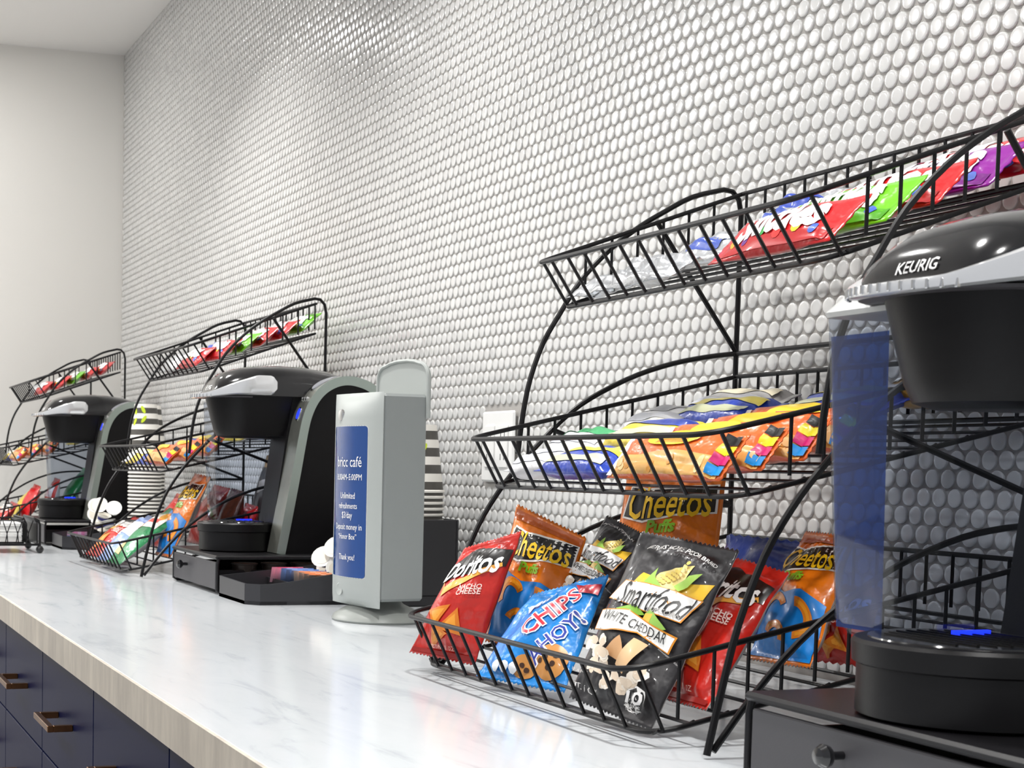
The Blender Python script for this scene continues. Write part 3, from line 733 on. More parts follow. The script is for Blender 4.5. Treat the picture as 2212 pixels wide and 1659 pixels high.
# ------------------------------------------------------------------ goods on the two farther racks
def far_goods(R, tagw, gsuf, bags, sd):
    for k, (quad, fm, bk, kind, nm, lab, cat) in enumerate(bags):
        p = Pack([R @ Vector(q) for q in quad], 0.038, fm, sd+k, bk, 12, 16).build(nm, lab, cat, 'bags in the bottom basket of '+gsuf)
        if kind == 'red': design_red(p, detail=False)
        elif kind == 'puffs': design_puffs(p, upper=False)
        elif kind == 'green':
            p.poly([(0.10,0.52),(0.90,0.60),(0.92,0.86),(0.30,0.84),(0.10,0.70)], 'efe9dd'); p.ellipse(0.72, 0.80, 0.14, 0.12, 'e8a32a'); p.ellipse(0.25, 0.60, 0.16, 0.12, 'e9902a')
            p.poly([(0.40,0.64),(0.78,0.68),(0.78,0.76),(0.40,0.72)], 'd4443a'); p.poly([(0.15,0.14),(0.50,0.12),(0.55,0.30),(0.20,0.32)], 'e8c98a')
        elif kind == 'dark': p.poly([(0.12,0.05),(0.86,0.05),(0.86,0.84),(0.12,0.84)], '2c2b2d'); p.poly([(0.3,0.5),(0.7,0.55),(0.7,0.7),(0.3,0.65)], 'd8d6d2')
        elif kind == 'blue': p.poly([(0.1,0.45),(0.9,0.5),(0.9,0.8),(0.1,0.75)], 'e9ecf5')
        p.done()
bd = lambda x0, x1, d0, lean, h, zz=0.016, skew=0.0: [(x0+skew, -(d0-lean), zz+0.213*(0.395-d0)+h), (x1+skew, -(d0-lean)+0.004, zz+0.213*(0.395-d0)+h-0.006), (x1, -d0, zz+0.213*(0.395-d0)), (x0, -d0-0.004, zz+0.213*(0.395-d0))]
far_goods(R2, 'middle', 'the middle rack', (
    (bd(0.05, 0.17, 0.385, 0.11, 0.085), F_RED, F_RED, 'red', 'chip_bag', 'red chip bag at the front left of the middle rack, white creamers behind', 'chip bag'),
    (bd(0.20, 0.29, 0.390, 0.11, 0.095), F_LBLUE, F_LBLUE, 'blue', 'cookie_bag', 'pale blue and white bag between the red and green bags of the middle rack', 'cookie bag'),
    (bd(0.295, 0.405, 0.390, 0.13, 0.115, skew=0.012), F_GREEN, F_GREY, 'green', 'chip_bag', 'shiny green chip bag at the front of the middle rack', 'chip bag'),
    (bd(0.15, 0.255, 0.262, 0.06, 0.115), F_RED, F_REDD, None, 'chip_bag', 'plain red bag crumpled behind the green bag of the middle rack', 'chip bag'),
    (bd(0.25, 0.36, 0.205, 0.06, 0.125), F_MAROON, F_MAROON, None, 'chip_bag', 'maroon bag standing against the cups at the back of the middle rack', 'chip bag'),
    (bd(0.360, 0.470, 0.300, 0.080, 0.170), F_ORANGE, F_GREY, 'puffs', 'chip_bag', 'orange and blue puffs bag at the right of the middle rack', 'chip bag'),
    (bd(0.34, 0.455, 0.085, 0.03, 0.165), F_GOLD, F_GOLD, 'dark', 'popcorn_bag', 'charcoal bag with gold edge at the back of the middle rack', 'popcorn bag'),
    (bd(0.395, 0.478, 0.180, 0.03, 0.115), F_BROWN, F_BROWN, None, 'chip_bag', 'dark brown bag tucked behind the puffs bag of the middle rack', 'chip bag'),
    (bd(0.40, 0.475, 0.135, 0.015, 0.075), F_CRED, F_CRED, None, 'chip_bag', 'bright red bag low beside the middle coffee maker', 'chip bag')), 200)
far_goods(R3, 'far', 'the far rack', (
    (bd(0.34, 0.470, 0.385, 0.075, 0.080), F_RED, F_REDD, 'red', 'chip_bag', 'red chip bag at the front of the far rack, at the left border', 'chip bag'),
    (bd(0.37, 0.475, 0.290, 0.045, 0.115), F_CRED, F_RED, None, 'chip_bag', 'bright red bag beside the far coffee maker', 'chip bag'),
    (bd(0.33, 0.42, 0.165, 0.08, 0.140), F_GREEN, F_GREEN, None, 'chip_bag', 'dark green bag standing in the far rack', 'chip bag'),
    (bd(0.26, 0.35, 0.305, 0.08, 0.110), F_YELLOW, F_YELLOW, None, 'chip_bag', 'yellow bag beside the dark green bag of the far rack', 'chip bag'),
    (bd(0.385, 0.47, 0.215, 0.03, 0.120), F_RED, F_WHITE, 'blue', 'chip_bag', 'red and white bag at the back of the far rack', 'chip bag')), 230)
def far_rows(R, which, sd):
    gm = 'snack bars in the middle basket of '+which; gt = 'candy packs in the top basket of '+which
    for k, (x0, x1, d, fm, c, nm) in enumerate(((0.02, 0.16, 0.300, F_WHITE, 'dfe0d0', 'white'), (0.10, 0.25, 0.310, F_YELLOW, 'f2f0e8', 'yellow'), (0.20, 0.36, 0.315, F_ROYAL, 'e8dc60', 'blue and yellow'))):
        p = lay_pack(R, 1, x0, x1, d, 0.055, 0.30, 0.024, fm, sd+k, 'snack_bar', '%s snack bar, front left of the middle basket of %s' % (nm, which), 'snack bar', gm, nu=10, nv=6)
        p.poly([(0.1,0.4),(0.9,0.4),(0.9,0.7),(0.1,0.7)], c); p.done()
    for k, d in enumerate((0.312, 0.268, 0.222)):
        peanut_bar(R, 0.285, 0.470, d, 0.55, sd+10+k, ('front', 'second', 'third')[k]+' orange peanut bar from the front, middle basket of '+which, gm, hi=False)
    for k, (x0, x1, d, fm, c, nm) in enumerate(((0.10, 0.26, 0.19, F_ROYAL, 'efe6b0', 'blue bar with pale stripe'), (0.20, 0.36, 0.12, F_YELLOW, '2b49b8', 'yellow bar with blue stripe'), (0.31, 0.47, 0.10, F_ROYAL, 'e8d94e', 'blue bar with yellow stripe'))):
        p = lay_pack(R, 1, x0, x1, d, 0.055, 0.30, 0.024, fm, sd+20+k, 'snack_bar', nm+' at the back of the middle basket of '+which, 'snack bar', gm, 0.008, nu=10, nv=6)
        p.poly([(0.1,0.4),(0.9,0.4),(0.9,0.7),(0.1,0.7)], c); p.done()
    if which == 'the middle rack':
        rows = ((0.10, 0.24, 0.235, F_SILVER, None, 'silver foil pack at the left of the top basket of the middle rack'), (0.17, 0.30, 0.16, F_SILVER, '3552b0', 'silver foil pack with blue print in the top basket of the middle rack'),
                (0.22, 0.40, 0.232, F_CRED, 'Skittles', 'red candy pack at the front of the top basket of the middle rack'), (0.29, 0.465, 0.195, F_CRED, 'Skittles', 'second red candy pack in the top basket of the middle rack'),
                (0.30, 0.470, 0.155, F_LIME, 'Skittles', 'lime green candy pack at the middle of the top basket of the middle rack'), (0.30, 0.470, 0.115, F_CRED, 'Skittles', 'red candy pack right of the first lime pack of the middle rack'),
                (0.30, 0.472, 0.073, F_CRED, 'Skittles', 'rearmost red candy pack in the top basket of the middle rack'), (0.31, 0.474, 0.028, F_LIME, 'Skittles', 'lime green candy pack at the back end of the top basket of the middle rack'))
    else:
        rows = ((0.14, 0.28, 0.235, F_SILVER, None, 'silver foil pack at the left of the top basket of the far rack'), (0.24, 0.40, 0.232, F_CRED, 'Skittles', 'red candy pack at the front of the top basket of the far rack'),
                (0.29, 0.465, 0.190, F_CRED, 'Skittles', 'second red candy pack in the top basket of the far rack'), (0.30, 0.470, 0.148, F_LIME, 'Skittles', 'lime green candy pack in the top basket of the far rack'),
                (0.30, 0.470, 0.105, F_CRED, 'Skittles', 'red candy pack right of the lime pack of the far rack'), (0.30, 0.472, 0.060, F_CRED, 'Skittles', 'rearmost red candy pack in the top basket of the far rack'))
    for k, (x0, x1, d, fm, wd, lab) in enumerate(rows):
        p = lay_pack(R, 0, x0, x1, d, 0.060, 0.40, 0.026, fm, sd+40+k, 'candy_pack', lab, 'candy pack', gt, nu=14, nv=8, wr=0.0026 if fm is F_SILVER else 0.001)
        if wd == 'Skittles': candy(p, wd, 'b3161b' if fm is F_CRED else '4da60f')
        elif wd: p.poly([(0.2,0.3),(0.7,0.2),(0.8,0.5),(0.3,0.7)], wd)
        p.done()
far_rows(R2, 'the middle rack', 300); far_rows(R3, 'the far rack', 400)

# ------------------------------------------------------------------ drawer stands and coffee makers
M_stand = mat('powder_black', '121114', 0.34, bump=0.02, bscale=700, spec=0.35)
M_drawer = mat('charcoal_drawer', '3f3e42', 0.5, bump=0.03, bscale=900)
M_pod = mat('pod_lid_orange', 'b8632a', 0.3, 0.5); M_podb = mat('pod_cup', '2a211c', 0.5)
def drawer_stand(loc, label):
    t = thing('drawer_stand', label, 'drawer stand', loc, 0, 'black drawer stands under the coffee makers')
    W, D, H = 0.32, 0.32, 0.068
    b = MB(); b.box((-W/2, 0, H-0.007), (W/2, D, H), M_stand, 0.0025); b.build('top_plate', t, smooth=False)
    for sx in (-W/2+0.003, W/2-0.003):
        b = MB(); b.tube([(sx, 0.006, H-0.006), (sx, 0.004, H-0.016), (sx, 0.004, 0.006), (sx, 0.010, 0.003), (sx, D-0.010, 0.003), (sx, D-0.004, 0.008), (sx, D-0.004, H-0.006)], 0.0030, M_stand, 8); b.build('side_frame', t)
    d = MB(); d.box((-W/2+0.009, 0.002, 0.008), (W/2-0.009, 0.008, H-0.012), M_drawer, 0.0012)
    do = d.build('drawer', t, smooth=False)
    d = MB(); d.box((-W/2+0.012, 0.008, 0.009), (W/2-0.012, D-0.012, 0.012), M_stand)
    d.box((-W/2+0.012, 0.008, 0.012), (-W/2+0.015, D-0.012, 0.042), M_stand); d.box((W/2-0.015, 0.008, 0.012), (W/2-0.012, D-0.012, 0.042), M_stand); d.box((-W/2+0.012, D-0.015, 0.012), (W/2-0.012, D-0.012, 0.042), M_stand)
    d.build('drawer_box', do, smooth=False)
    k = MB(); k.lathe([(0.003, 0), (0.003, 0.008), (0.0075, 0.012), (0.0085, 0.016), (0.006, 0.020), (0.001, 0.0213)], M_gloss, 16, Matrix.Translation((-0.0465, 0.002, 0.040)) @ Matrix.Rotation(PI/2, 4, 'X')); k.build('knob', do)
    k = MB(); k.lathe([(0.003, 0), (0.003, 0.008), (0.0075, 0.012), (0.0085, 0.016), (0.006, 0.020), (0.001, 0.0213)], M_gloss, 16, Matrix.Translation((-0.030, 0.002, 0.040)) @ Matrix.Rotation(PI/2, 4, 'X'))
    return t
DS = [((-1.12, -0.397, 0.0), 'black drawer stand under the middle coffee maker'), ((0.805, -0.43, 0.0), 'black drawer stand at the bottom right corner under the nearest coffee maker'), ((-2.63, -0.455, 0.0), 'black drawer stand under the far coffee maker at the left')]
for l, s in DS: drawer_stand(l, s)
pm = MB(); pm.lathe([(0.017, 0), (0.0225, 0.038), (0.0245, 0.039), (0.0245, 0.0405)], M_podb, 18, cap=True); pm.lathe([(0.0243, 0.0406), (0.0001, 0.0412)], M_pod, 18, cap=False); pod_mesh = pm.mesh('coffee_pod')
for k in range(4):
    o = link('coffee_pod', pod_mesh, None, (-0.992-0.0, -0.335+0.055*k, 0.0125))
    tag(o, 'orange lidded coffee pod, %s from the front, in the middle drawer stand' % ('first', 'second', 'third', 'fourth')[k], 'coffee pod', 'pods along the drawer side')

def tinted(name, c, body=0.0, bcol=None): return tinted_clear(name, c, 0.06, body, bcol)
M_tank = tinted('tank_clear', 'd9dee6'); M_tank_blue = tinted('tank_blue', '3566b8', 0.42, '1d4290'); M_lidgrey = mat('lid_grey', 'b9bab8', 0.3); M_led = mat('blue_led', '1030ff', 0.4, emit='1a30ff', es=1.6)
M_led_s = mat('blue_led_button', '2030d0', 0.3, emit='2038ff', es=1.2); M_panel = mat('control_panel', '3b3a33', 0.25, 0.6); M_lcd = mat('lcd_window', '9fa0a6', 0.2)
def brewer(loc, rz, label, blue):
    t = thing('coffee_maker', label, 'coffee maker', loc, rz, 'single cup coffee makers on the worktop')
    # drip base
    b = MB(); M0 = Matrix.Translation((0, 0.0875, 0))
    b.lathe([(0.066, 0.0), (0.0705, 0.002), (0.0705, 0.035), (0.0735, 0.0365), (0.0745, 0.050), (0.0725, 0.0525), (0.065, 0.053)], M_plastic, 40, M0)
    bs = b.build('drip_base', t)
    b = MB(); b.lathe([(0.0645, 0.0528), (0.0640, 0.0540)], M_gloss, 36, M0)
    for k in range(9):
        y = -0.04+0.01*k; hw = math.sqrt(max(0.0552**2-y*y, 0))*0.9; b.box((-hw, 0.0875+y-0.0012, 0.0541), (hw, 0.0875+y+0.0012, 0.0550), M_plastic)
    b.build('drip_grille', bs)
    # central column and back housing
    b = MB()
    b.prism([(0.135, 0.0), (0.138, 0.050), (0.160, 0.212), (0.175, 0.30), (0.33, 0.30), (0.335, 0.0)], -0.028, 0.062, M_plastic, 'x'); b.build('column', t, smooth=False)
    b = MB(); b.box((-0.10, 0.135, 0.0), (0.062, 0.333, 0.045), M_plastic, 0.004); b.build('foot_block', t, smooth=False)
    # right arch band
    outer = spline([(0.128, 0.0), (0.139, 0.064), (0.154, 0.147), (0.166, 0.218), (0.174, 0.252), (0.187, 0.280), (0.205, 0.301), (0.228, 0.315), (0.252, 0.321), (0.277, 0.319), (0.307, 0.308), (0.328, 0.286), (0.334, 0.24), (0.335, 0.0)], 4) if False else None
    O = [(p.x, p.y) for p in spline([Vector((a, c, 0)) for a, c in ((0.127, 0.001), (0.139, 0.064), (0.154, 0.147), (0.166, 0.218), (0.174, 0.252), (0.187, 0.280), (0.205, 0.301), (0.228, 0.315), (0.252, 0.321), (0.277, 0.319), (0.305, 0.309), (0.326, 0.290), (0.334, 0.25), (0.335, 0.12), (0.335, 0.001))], 4)]
    cx, cz = 0.245, 0.14
    def inset(P, k):
        out = []
        for i, q in enumerate(P):
            a = P[max(i-1, 0)]; c = P[min(i+1, len(P)-1)]; tx, tz = c[0]-a[0], c[1]-a[1]; l = math.hypot(tx, tz) or 1
            out.append((q[0]+tz/l*k, q[1]-tx/l*k))
        return out
    I = inset(O, 0.0165)
    xr, xl = 0.120, 0.062
    b = MB(); n = len(O); vs = []
    for (y, z) in O: vs += [(xl, y, z), (xr, y, z)]
    for (y, z) in I: vs += [(xl, y, z), (xr, y, z)]
    fs = []
    for i in range(n-1):
        fs.append((2*i, 2*i+1, 2*i+3, 2*i+2))                                    # outer band
        fs.append((2*n+2*i, 2*n+2*i+2, 2*n+2*i+3, 2*n+2*i+1))                    # inner
        fs.append((2*i, 2*i+2, 2*n+2*i+2, 2*n+2*i))                              # left edge
    b.add(vs, fs, M_silver)
    b.add([(xr, *q) for q in O]+[(xr, *q) for q in I], [(i, n+i, n+i+1, i+1) for i in range(n-1)], M_silver_edge)
    arch = b.build('arch_band', t, angle=35)
    b = MB(); b.prism(inset(O, 0.0160), xl+0.001, xr-0.003, M_plastic, 'x'); b.build('side_panel', t, smooth=False)
    b = MB(); b.prism(inset(O, 0.004), xl-0.002, xl+0.0005, M_plastic, 'x'); b.build('inner_side', t, smooth=False)
    # controls on the band front
    def on_band(u, dx, lift):          # u = length fraction along O
        i = int(u*(n-1)); f = u*(n-1)-i; a, c = O[i], O[min(i+1, n-1)]
        y, z = a[0]+(c[0]-a[0])*f, a[1]+(c[1]-a[1])*f; tx, tz = c[0]-a[0], c[1]-a[1]; l = math.hypot(tx, tz)
        return Vector(((xl+xr)/2+dx, y-tz/l*lift, z+tx/l*lift))
    def oval(u0, u1, hw, lift, m, nm):
        b = MB(); top = []; K = 14
        N = 20; ring = []; ctr = on_band((u0+u1)/2, 0, lift)
        for k in range(N):
            a = 2*PI*k/N; ring.append(on_band((u0+u1)/2+(u1-u0)/2*math.cos(a), hw*math.sin(a), lift))
        base = [on_band((u0+u1)/2+(u1-u0)/2*math.cos(2*PI*k/N), hw*math.sin(2*PI*k/N), 0) for k in range(N)]
        b.add(base+ring+[ctr], [(k, (k+1) % N, N+(k+1) % N, N+k) for k in range(N)]+[(N+k, N+(k+1) % N, 2*N) for k in range(N)], m); return b.build(nm, t)
    oval(0.400, 0.565, 0.024, 0.0012, M_chrome, 'display_ring'); oval(0.412, 0.553, 0.0205, 0.0018, M_lcd, 'display')
    oval(0.255, 0.315, 0.0085, 0.0015, M_chrome, 'button_ring'); oval(0.262, 0.308, 0.0065, 0.0022, M_led_s, 'power_button')
    for dx in (-0.013, 0.0, 0.013):
        u = 0.352; q = on_band(u, dx, 0.002); b = MB(); b.lathe([(0.0042, -0.003), (0.0040, 0.0015), (0.002, 0.0026)], M_chrome, 10, Matrix.Translation(q) @ Matrix.Rotation(1.3, 4, 'X')); b.build('button', t)
    # brew head
    def stad(yf, yb, hw, z, k=10):
        pts = []
        for i in range(k*2+1):
            a = PI*i/(k*2); pts.append((hw*math.cos(a), yf+min(hw, 0.07)*(1-math.sin(a)), z))
        return pts + [(-hw, yb, z), (hw, yb, z)]
    b = MB(); b.loft([stad(0.060, 0.15, 0.036, 0.2075), stad(0.046, 0.165, 0.045, 0.2115), stad(0.040, 0.17, 0.050, 0.224), stad(0.028, 0.19, 0.059, 0.268), stad(0.024, 0.20, 0.062, 0.284)], M_plastic); b.build('brew_head', t)
    # lid dome
    prof = ((0.0245, 0.2850, 0.030), (0.0255, 0.292, 0.046), (0.029, 0.302, 0.054), (0.035, 0.3125, 0.060), (0.051, 0.3255, 0.0665), (0.075, 0.334, 0.072), (0.104, 0.339, 0.0735), (0.152, 0.342, 0.074), (0.20, 0.3405, 0.073), (0.245, 0.335, 0.072), (0.29, 0.322, 0.070), (0.318, 0.300, 0.066))
    loops = []
    for (y, zt, hw) in prof:
        L = []; K = 16; zb = 0.2835
        for i in range(K+1):
            a = PI*i/K; ca, sa = math.cos(a), math.sin(a)
            L.append((hw*math.copysign(abs(ca)**0.72, ca), y, zb+(zt-zb)*abs(sa)**0.72))
        loops.append(L)
    b = MB(); b.loft(loops, M_gloss); lid = b.build('lid', t, angle=60)
    # chrome handle band round the lid
    b = MB(); secs = []; path = []
    for k in range(9): path.append((0.0765, 0.136-0.0055*k))
    for k in range(1, 30):
        a = PI*k/30; path.append((0.0765*math.cos(a), 0.092-0.0925*math.sin(a)))
    for k in range(9): path.append((-0.0765, 0.092+0.0055*k))
    N = len(path)-1
    for i, (x, y) in enumerate(path):
        e = min(1.0, (min(i, N-i)+0.15)/2.6); e = math.sqrt(max(0, 1-(1-e)**2))
        zb = 0.2785+0.0065*min(1, y/0.06); zt = zb+0.008+0.027*max(0, min(1, (y-0.015)/0.085))
        mid = (zb+zt)/2; hh = (zt-zb)/2*(0.2+0.8*e)
        q = path[min(i+1, N)]; p_ = path[max(i-1, 0)]; tx, ty = q[0]-p_[0], q[1]-p_[1]; l = math.hypot(tx, ty); nx, ny = -ty/l, tx/l
        if nx*x + ny*(y-0.10) < 0: nx, ny = -nx, -ny
        ring = []
        for (o_, f_) in ((0.0, -1), (0.0030, -0.8), (0.0036, 0), (0.0030, 0.8), (0.0, 1), (-0.005, 1), (-0.005, -1)):
            ring.append((x+nx*o_, y+ny*o_, mid+hh*f_))
        secs.append(ring)
    b.loft(secs, M_handle); hd = b.build('handle', t); hd['label'] = 'polished chrome lift handle'
    b = MB()
    for k in range(8, 23):
        a = PI*k/30; x, y = 0.0765*math.cos(a), 0.092-0.0925*math.sin(a)
        b.box((x-0.0012, y-0.0045, 0.2800), (x+0.0012, y-0.0015, 0.2860), M_chrome, 0.0004)
    b.loft([[(0.073*math.cos(PI*k/15), 0.092-0.0885*math.sin(PI*k/15), z) for k in range(16)] for z in (0.2800, 0.2825)], M_darkgrey)
    b.build('grip_ridges', hd, smooth=False)
    # maker's name on the front of the lid
    vs, fs, tw, th = text_geo('KEURIG', 0.01, 0.0); b = MB(); k = 0.038/tw; P = []
    v2, f2 = split([(x*k, y*k) for x, y in vs], fs, 0.006)
    def lid_front(x, z):
        best = None; zb = 0.2835
        for j in range(len(prof)-1):
            for f in (0, 0.2, 0.4, 0.6, 0.8):
                y = prof[j][0]+(prof[j+1][0]-prof[j][0])*f; zt = prof[j][1]+(prof[j+1][1]-prof[j][1])*f; hw = prof[j][2]+(prof[j+1][2]-prof[j][2])*f
                q = min(1, abs(x)/hw)**(1/0.72); ztop = zb+(zt-zb)*(max(0, 1-q*q)**0.5)**0.72 if abs(x) < hw else zb
                if ztop >= z: return y
        return 0.05
    for (x, y) in v2: z = 0.2985+y; x += 0.006; P.append((x, lid_front(x, z)-0.0014, z))
    b.add(P, f2, M_white); b.build('maker_name', lid, smooth=False)
    # water tank on the left
    def tk(i, z): return [(-0.116+i, 0.048+i, z), (-0.026-i*0.3, 0.048+i, z), (-0.026-i*0.3, 0.30-i, z), (-0.116+i, 0.30-i, z)]
    def rounded(L, r=0.012, k=4):
        out = []; n_ = len(L)
        for i in range(n_):
            p0, p1, p2 = Vector(L[i-1]), Vector(L[i]), Vector(L[(i+1) % n_]); a = (p0-p1).normalized(); c = (p2-p1).normalized()
            for j in range(k+1):
                s_ = j/k; out.append(tuple(p1 + a*r*(1-s_)**2 + c*r*s_**2))
        return out
    b = MB(); b.loft([rounded(tk(0.016, 0.047)), rounded(tk(0.009, 0.058)), rounded(tk(0.004, 0.17)), rounded(tk(0.0, 0.276))], M_tank, cap=False)
    tank = b.build('water_tank', t, angle=30); tank['label'] = 'clear smoky water tank with blue tint'
    b = MB(); b.add(rounded(tk(0.015, 0.0475)), [tuple(range(20))], M_tank); b.build('tank_floor', tank, smooth=False)
    if blue:
        b = MB(); z0, z1 = 0.052, 0.262
        b.add([(-0.101, 0.0590, z0), (-0.052, 0.0590, z0), (-0.048, 0.0515, z1), (-0.110, 0.0515, z1)], [(0, 1, 2, 3)], M_tank_blue)
        q = b.build('tinted_panel', tank, smooth=False); q['label'] = 'deep blue front of the tank'
    b = MB(); b.loft([rounded(tk(-0.001, 0.2755)), rounded(tk(-0.002, 0.279)), rounded(tk(0.008, 0.292)), rounded(tk(0.018, 0.296))], M_lidgrey); b.build('tank_lid', t, angle=50)
    b = MB(); b.box((-0.034, 0.175, 0.125), (-0.0285, 0.186, 0.170), M_plastic); b.box((-0.042, 0.172, 0.125), (-0.0285, 0.186, 0.129), M_plastic); b.build('tank_clip', t, smooth=False)
    b = MB(); b.box((-0.0225, 0.092, 0.0540), (-0.019, 0.122, 0.0570), M_led); b.build('night_light', t, smooth=False)
    return t
brewer((-1.12, -0.40, 0.0685), 0, 'black and silver single cup coffee maker in the middle, left of the grey napkin dispenser', False)
brewer((0.790, -0.443, 0.0685), 0, 'black coffee maker with blue water tank at the right border, nearest the camera', True)
brewer((-2.63, -0.46, 0.0685), 0, 'black and silver single cup coffee maker farthest away at the left', False)

# ------------------------------------------------------------------ napkin dispenser
M_dg = mat('dispenser_grey', 'a9aeab', 0.45, bump=0.02, bscale=600); M_dgs = mat('dispenser_side_grey', '8b908f', 0.5, bump=0.04, bscale=900); M_foot = mat('dispenser_foot_grey', '8f938f', 0.4)
M_sign = mat('sign_blue', '1a4384', 0.10, coat=0.5)
nd = thing('napkin_dispenser', 'tall grey napkin dispenser with blue printed sign on a round foot', 'napkin dispenser', (-0.507, -0.270, 0), 0.149)
b = MB(); b.lathe([(0.072, 0.0), (0.074, 0.003), (0.071, 0.009), (0.056, 0.018), (0.040, 0.025), (0.033, 0.032), (0.033, 0.060)], M_foot, 40, sx=1.0, sy=0.92); b.build('foot', nd)
W2 = 0.0713; DB, DFR = 0.034, -0.0394
b = MB(); b.box((-W2, -0.0385, 0.034), (W2, DB, 0.334), M_dgs, 0.004); b.build('housing', nd, smooth=False)
# back plate with arched top
P = [(-W2-0.001, 0.30)] + [(-W2-0.001, 0.358)] + [(-W2+0.022-0.023*math.cos(a), 0.358+0.022*math.sin(a)) for a in [PI/2*k/6 for k in range(1, 7)]]
topz = lambda x: 0.380+0.006*(1-(x/0.053)**2)
P += [(x, topz(x)) for x in (-0.035, -0.015, 0.015, 0.035)] + [(W2-0.022+0.023*math.sin(a), 0.358+0.022*math.cos(a)) for a in [PI/2*k/6 for k in range(0, 7)]] + [(W2+0.001, 0.30)]
b = MB(); b.prism(P, DB-0.001, DB+0.004, M_dg, 'y'); b.tube([(x, DB-0.001, z) for x, z in P], 0.003, M_dg, 8); b.build('back_plate', nd, angle=35)
# curved front cover
def face_y(x):                         # front bulges out
    return DFR-0.0186*(1-(abs(x)/W2)**2.2)
loops = []
zs = [0.024, 0.028, 0.036, 0.050, 0.10, 0.20, 0.30, 0.318, 0.330, 0.336]
for z in zs:
    if z < 0.05: k = 1-((0.05-z)/0.026)**2*0.75
    elif z > 0.30: k = 1-((z-0.30)/0.036)**2*0.9
    else: k = 1
    bk = -0.039
    L = [(W2*x_/12*(1 if abs(k) else 1)*(0.985 if z < 0.03 else 1), -0.0385+(face_y(W2*x_/12)+0.0385)*k-0.0006, z) for x_ in range(-12, 13)] + [(W2, bk, z), (-W2, bk, z)]
    loops.append(L)
b = MB(); b.loft(loops, M_dg); cov = b.build('front_cover', nd, angle=50)
# window with sign
def wrap(vs, fs, m, lift, nm, parent, L=0.008):
    v2, f2 = split(vs, fs, L); b = MB(); b.add([(x, face_y(x)-lift, z) for x, z in v2], f2, m); return b.build(nm, parent)
def rrect(x0, x1, z0, z1, r, k=5):
    P = []
    for (cx_, cz_, a0) in ((x1-r, z1-r, 0), (x0+r, z1-r, PI/2), (x0+r, z0+r, PI), (x1-r, z0+r, 1.5*PI)):
        for j in range(k+1): a = a0+PI/2*j/k; P.append((cx_+r*math.cos(a), cz_+r*math.sin(a)))
    return P
M_rim = mat('window_rim', 'd6d9d8', 0.3)
q = rrect(-0.0505, 0.0487, 0.0655, 0.288, 0.006); wrap(q, ear_clip(q), M_rim, 0.0006, 'window_rim', cov)
q = rrect(-0.0495, 0.0477, 0.0665, 0.287, 0.005); sg = wrap(q, ear_clip(q), M_sign, 0.0012, 'sign', cov); sg['label'] = 'blue sign with white lettering'
b = MB()
for (s, z, wd) in (('bricc café', 0.2355, 0.076), ('8:00AM–5:00PM', 0.2130, 0.078), ('Unlimited', 0.1860, 0.046), ('refreshments', 0.1710, 0.058), ('$3/day', 0.1560, 0.033), ('Deposit money in', 0.1390, 0.082), ('“Honor Box”', 0.1260, 0.058), ('Thank you!', 0.0945, 0.050)):
    vs, fs, tw, th = text_geo(s, 0.0, 0.0); k = wd*0.88/tw
    v2, f2 = split([(x*k+0.0045, y*1.25*k+z) for x, y in vs], fs, 0.006)
    b.add([(x, face_y(x)-0.0018, z_) for x, z_ in v2], f2, M_white)
b.build('lettering', sg, smooth=False)
b = MB(); b.lathe([(0.0085, 0), (0.008, 0.0018), (0.003, 0.0026), (0.0001, 0.0026)], M_chrome, 24, Matrix.Translation((-0.022, face_y(-0.022)+0.0004, 0.304)) @ Matrix.Rotation(PI/2, 4, 'X'), cap=False); b.build('lock', cov)
b = MB(); b.lathe([(0.0095, 0), (0.0095, 0.0006), (0.0085, 0.0010), (0.0075, 0.0006), (0.0001, 0.0006)], M_dg, 24, Matrix.Translation((-0.018, face_y(-0.018)+0.0002, 0.0465)) @ Matrix.Rotation(PI/2, 4, 'X'), cap=False); b.build('emblem', cov)

# ------------------------------------------------------------------ paper cups
M_cup = mat('cup_white', 'eeeae2', 0.5); M_stripe = mat('cup_stripe', '4d4a45', 0.5, var=0.15, bscale=60); M_leaf = mat('cup_leaf', 'c3d81f', 0.5)
def cup_mesh():
    """upside down paper cup, rim at z=0, foot on top"""
    H, r0, r1 = 0.112, 0.0425, 0.0290; b = MB(); n = 28
    R = lambda z: r0+(r1-r0)*z/H
    b.lathe([(r0+0.001, 0.0), (r0+0.0022, 0.0015), (r0+0.0022, 0.0035), (r0+0.0006, 0.0048)], M_cup, n, cap=False)
    zs = [0.0048, 0.018, 0.0315, 0.046, 0.0595, 0.074, 0.0875, 0.102, 0.112]
    for i in range(len(zs)-1):
        m = M_cup if i % 2 == 1 else M_stripe
        b.lathe([(R(zs[i]), zs[i]), (R(zs[i+1]), zs[i+1])], m, n, cap=False)
    b.lathe([(r1, H), (r1-0.0018, H), (r1-0.0018, H-0.006), (0.0001, H-0.006)], M_cup, n, cap=False)
    for (a, z, rot) in ((-0.62, 0.097, 0.5), (-0.55, 0.072, -0.6), (-1.35, 0.094, 0.3), (-1.3, 0.066, -0.4)):
        pts = []
        for k in range(12):
            t = 2*PI*k/12; dx, dz = 0.0045*math.cos(t), 0.011*math.sin(t)
            c, s = math.cos(rot), math.sin(rot); dx, dz = c*dx-s*dz, s*dx+c*dz; zz = z+dz; rr_ = R(zz)+0.0006; aa = a+dx/rr_; pts.append((rr_*math.cos(aa), rr_*math.sin(aa), zz))
        b.add(pts, [tuple(range(12))], M_leaf)
    return b.mesh('paper_cup', angle=30)
CUP = cup_mesh(); NEST = 0.0098
def ordn(k):
    return '%d%s' % (k, {1: 'st', 2: 'nd', 3: 'rd'}.get(k % 10 if k % 100 not in (11, 12, 13) else 0, 'th'))
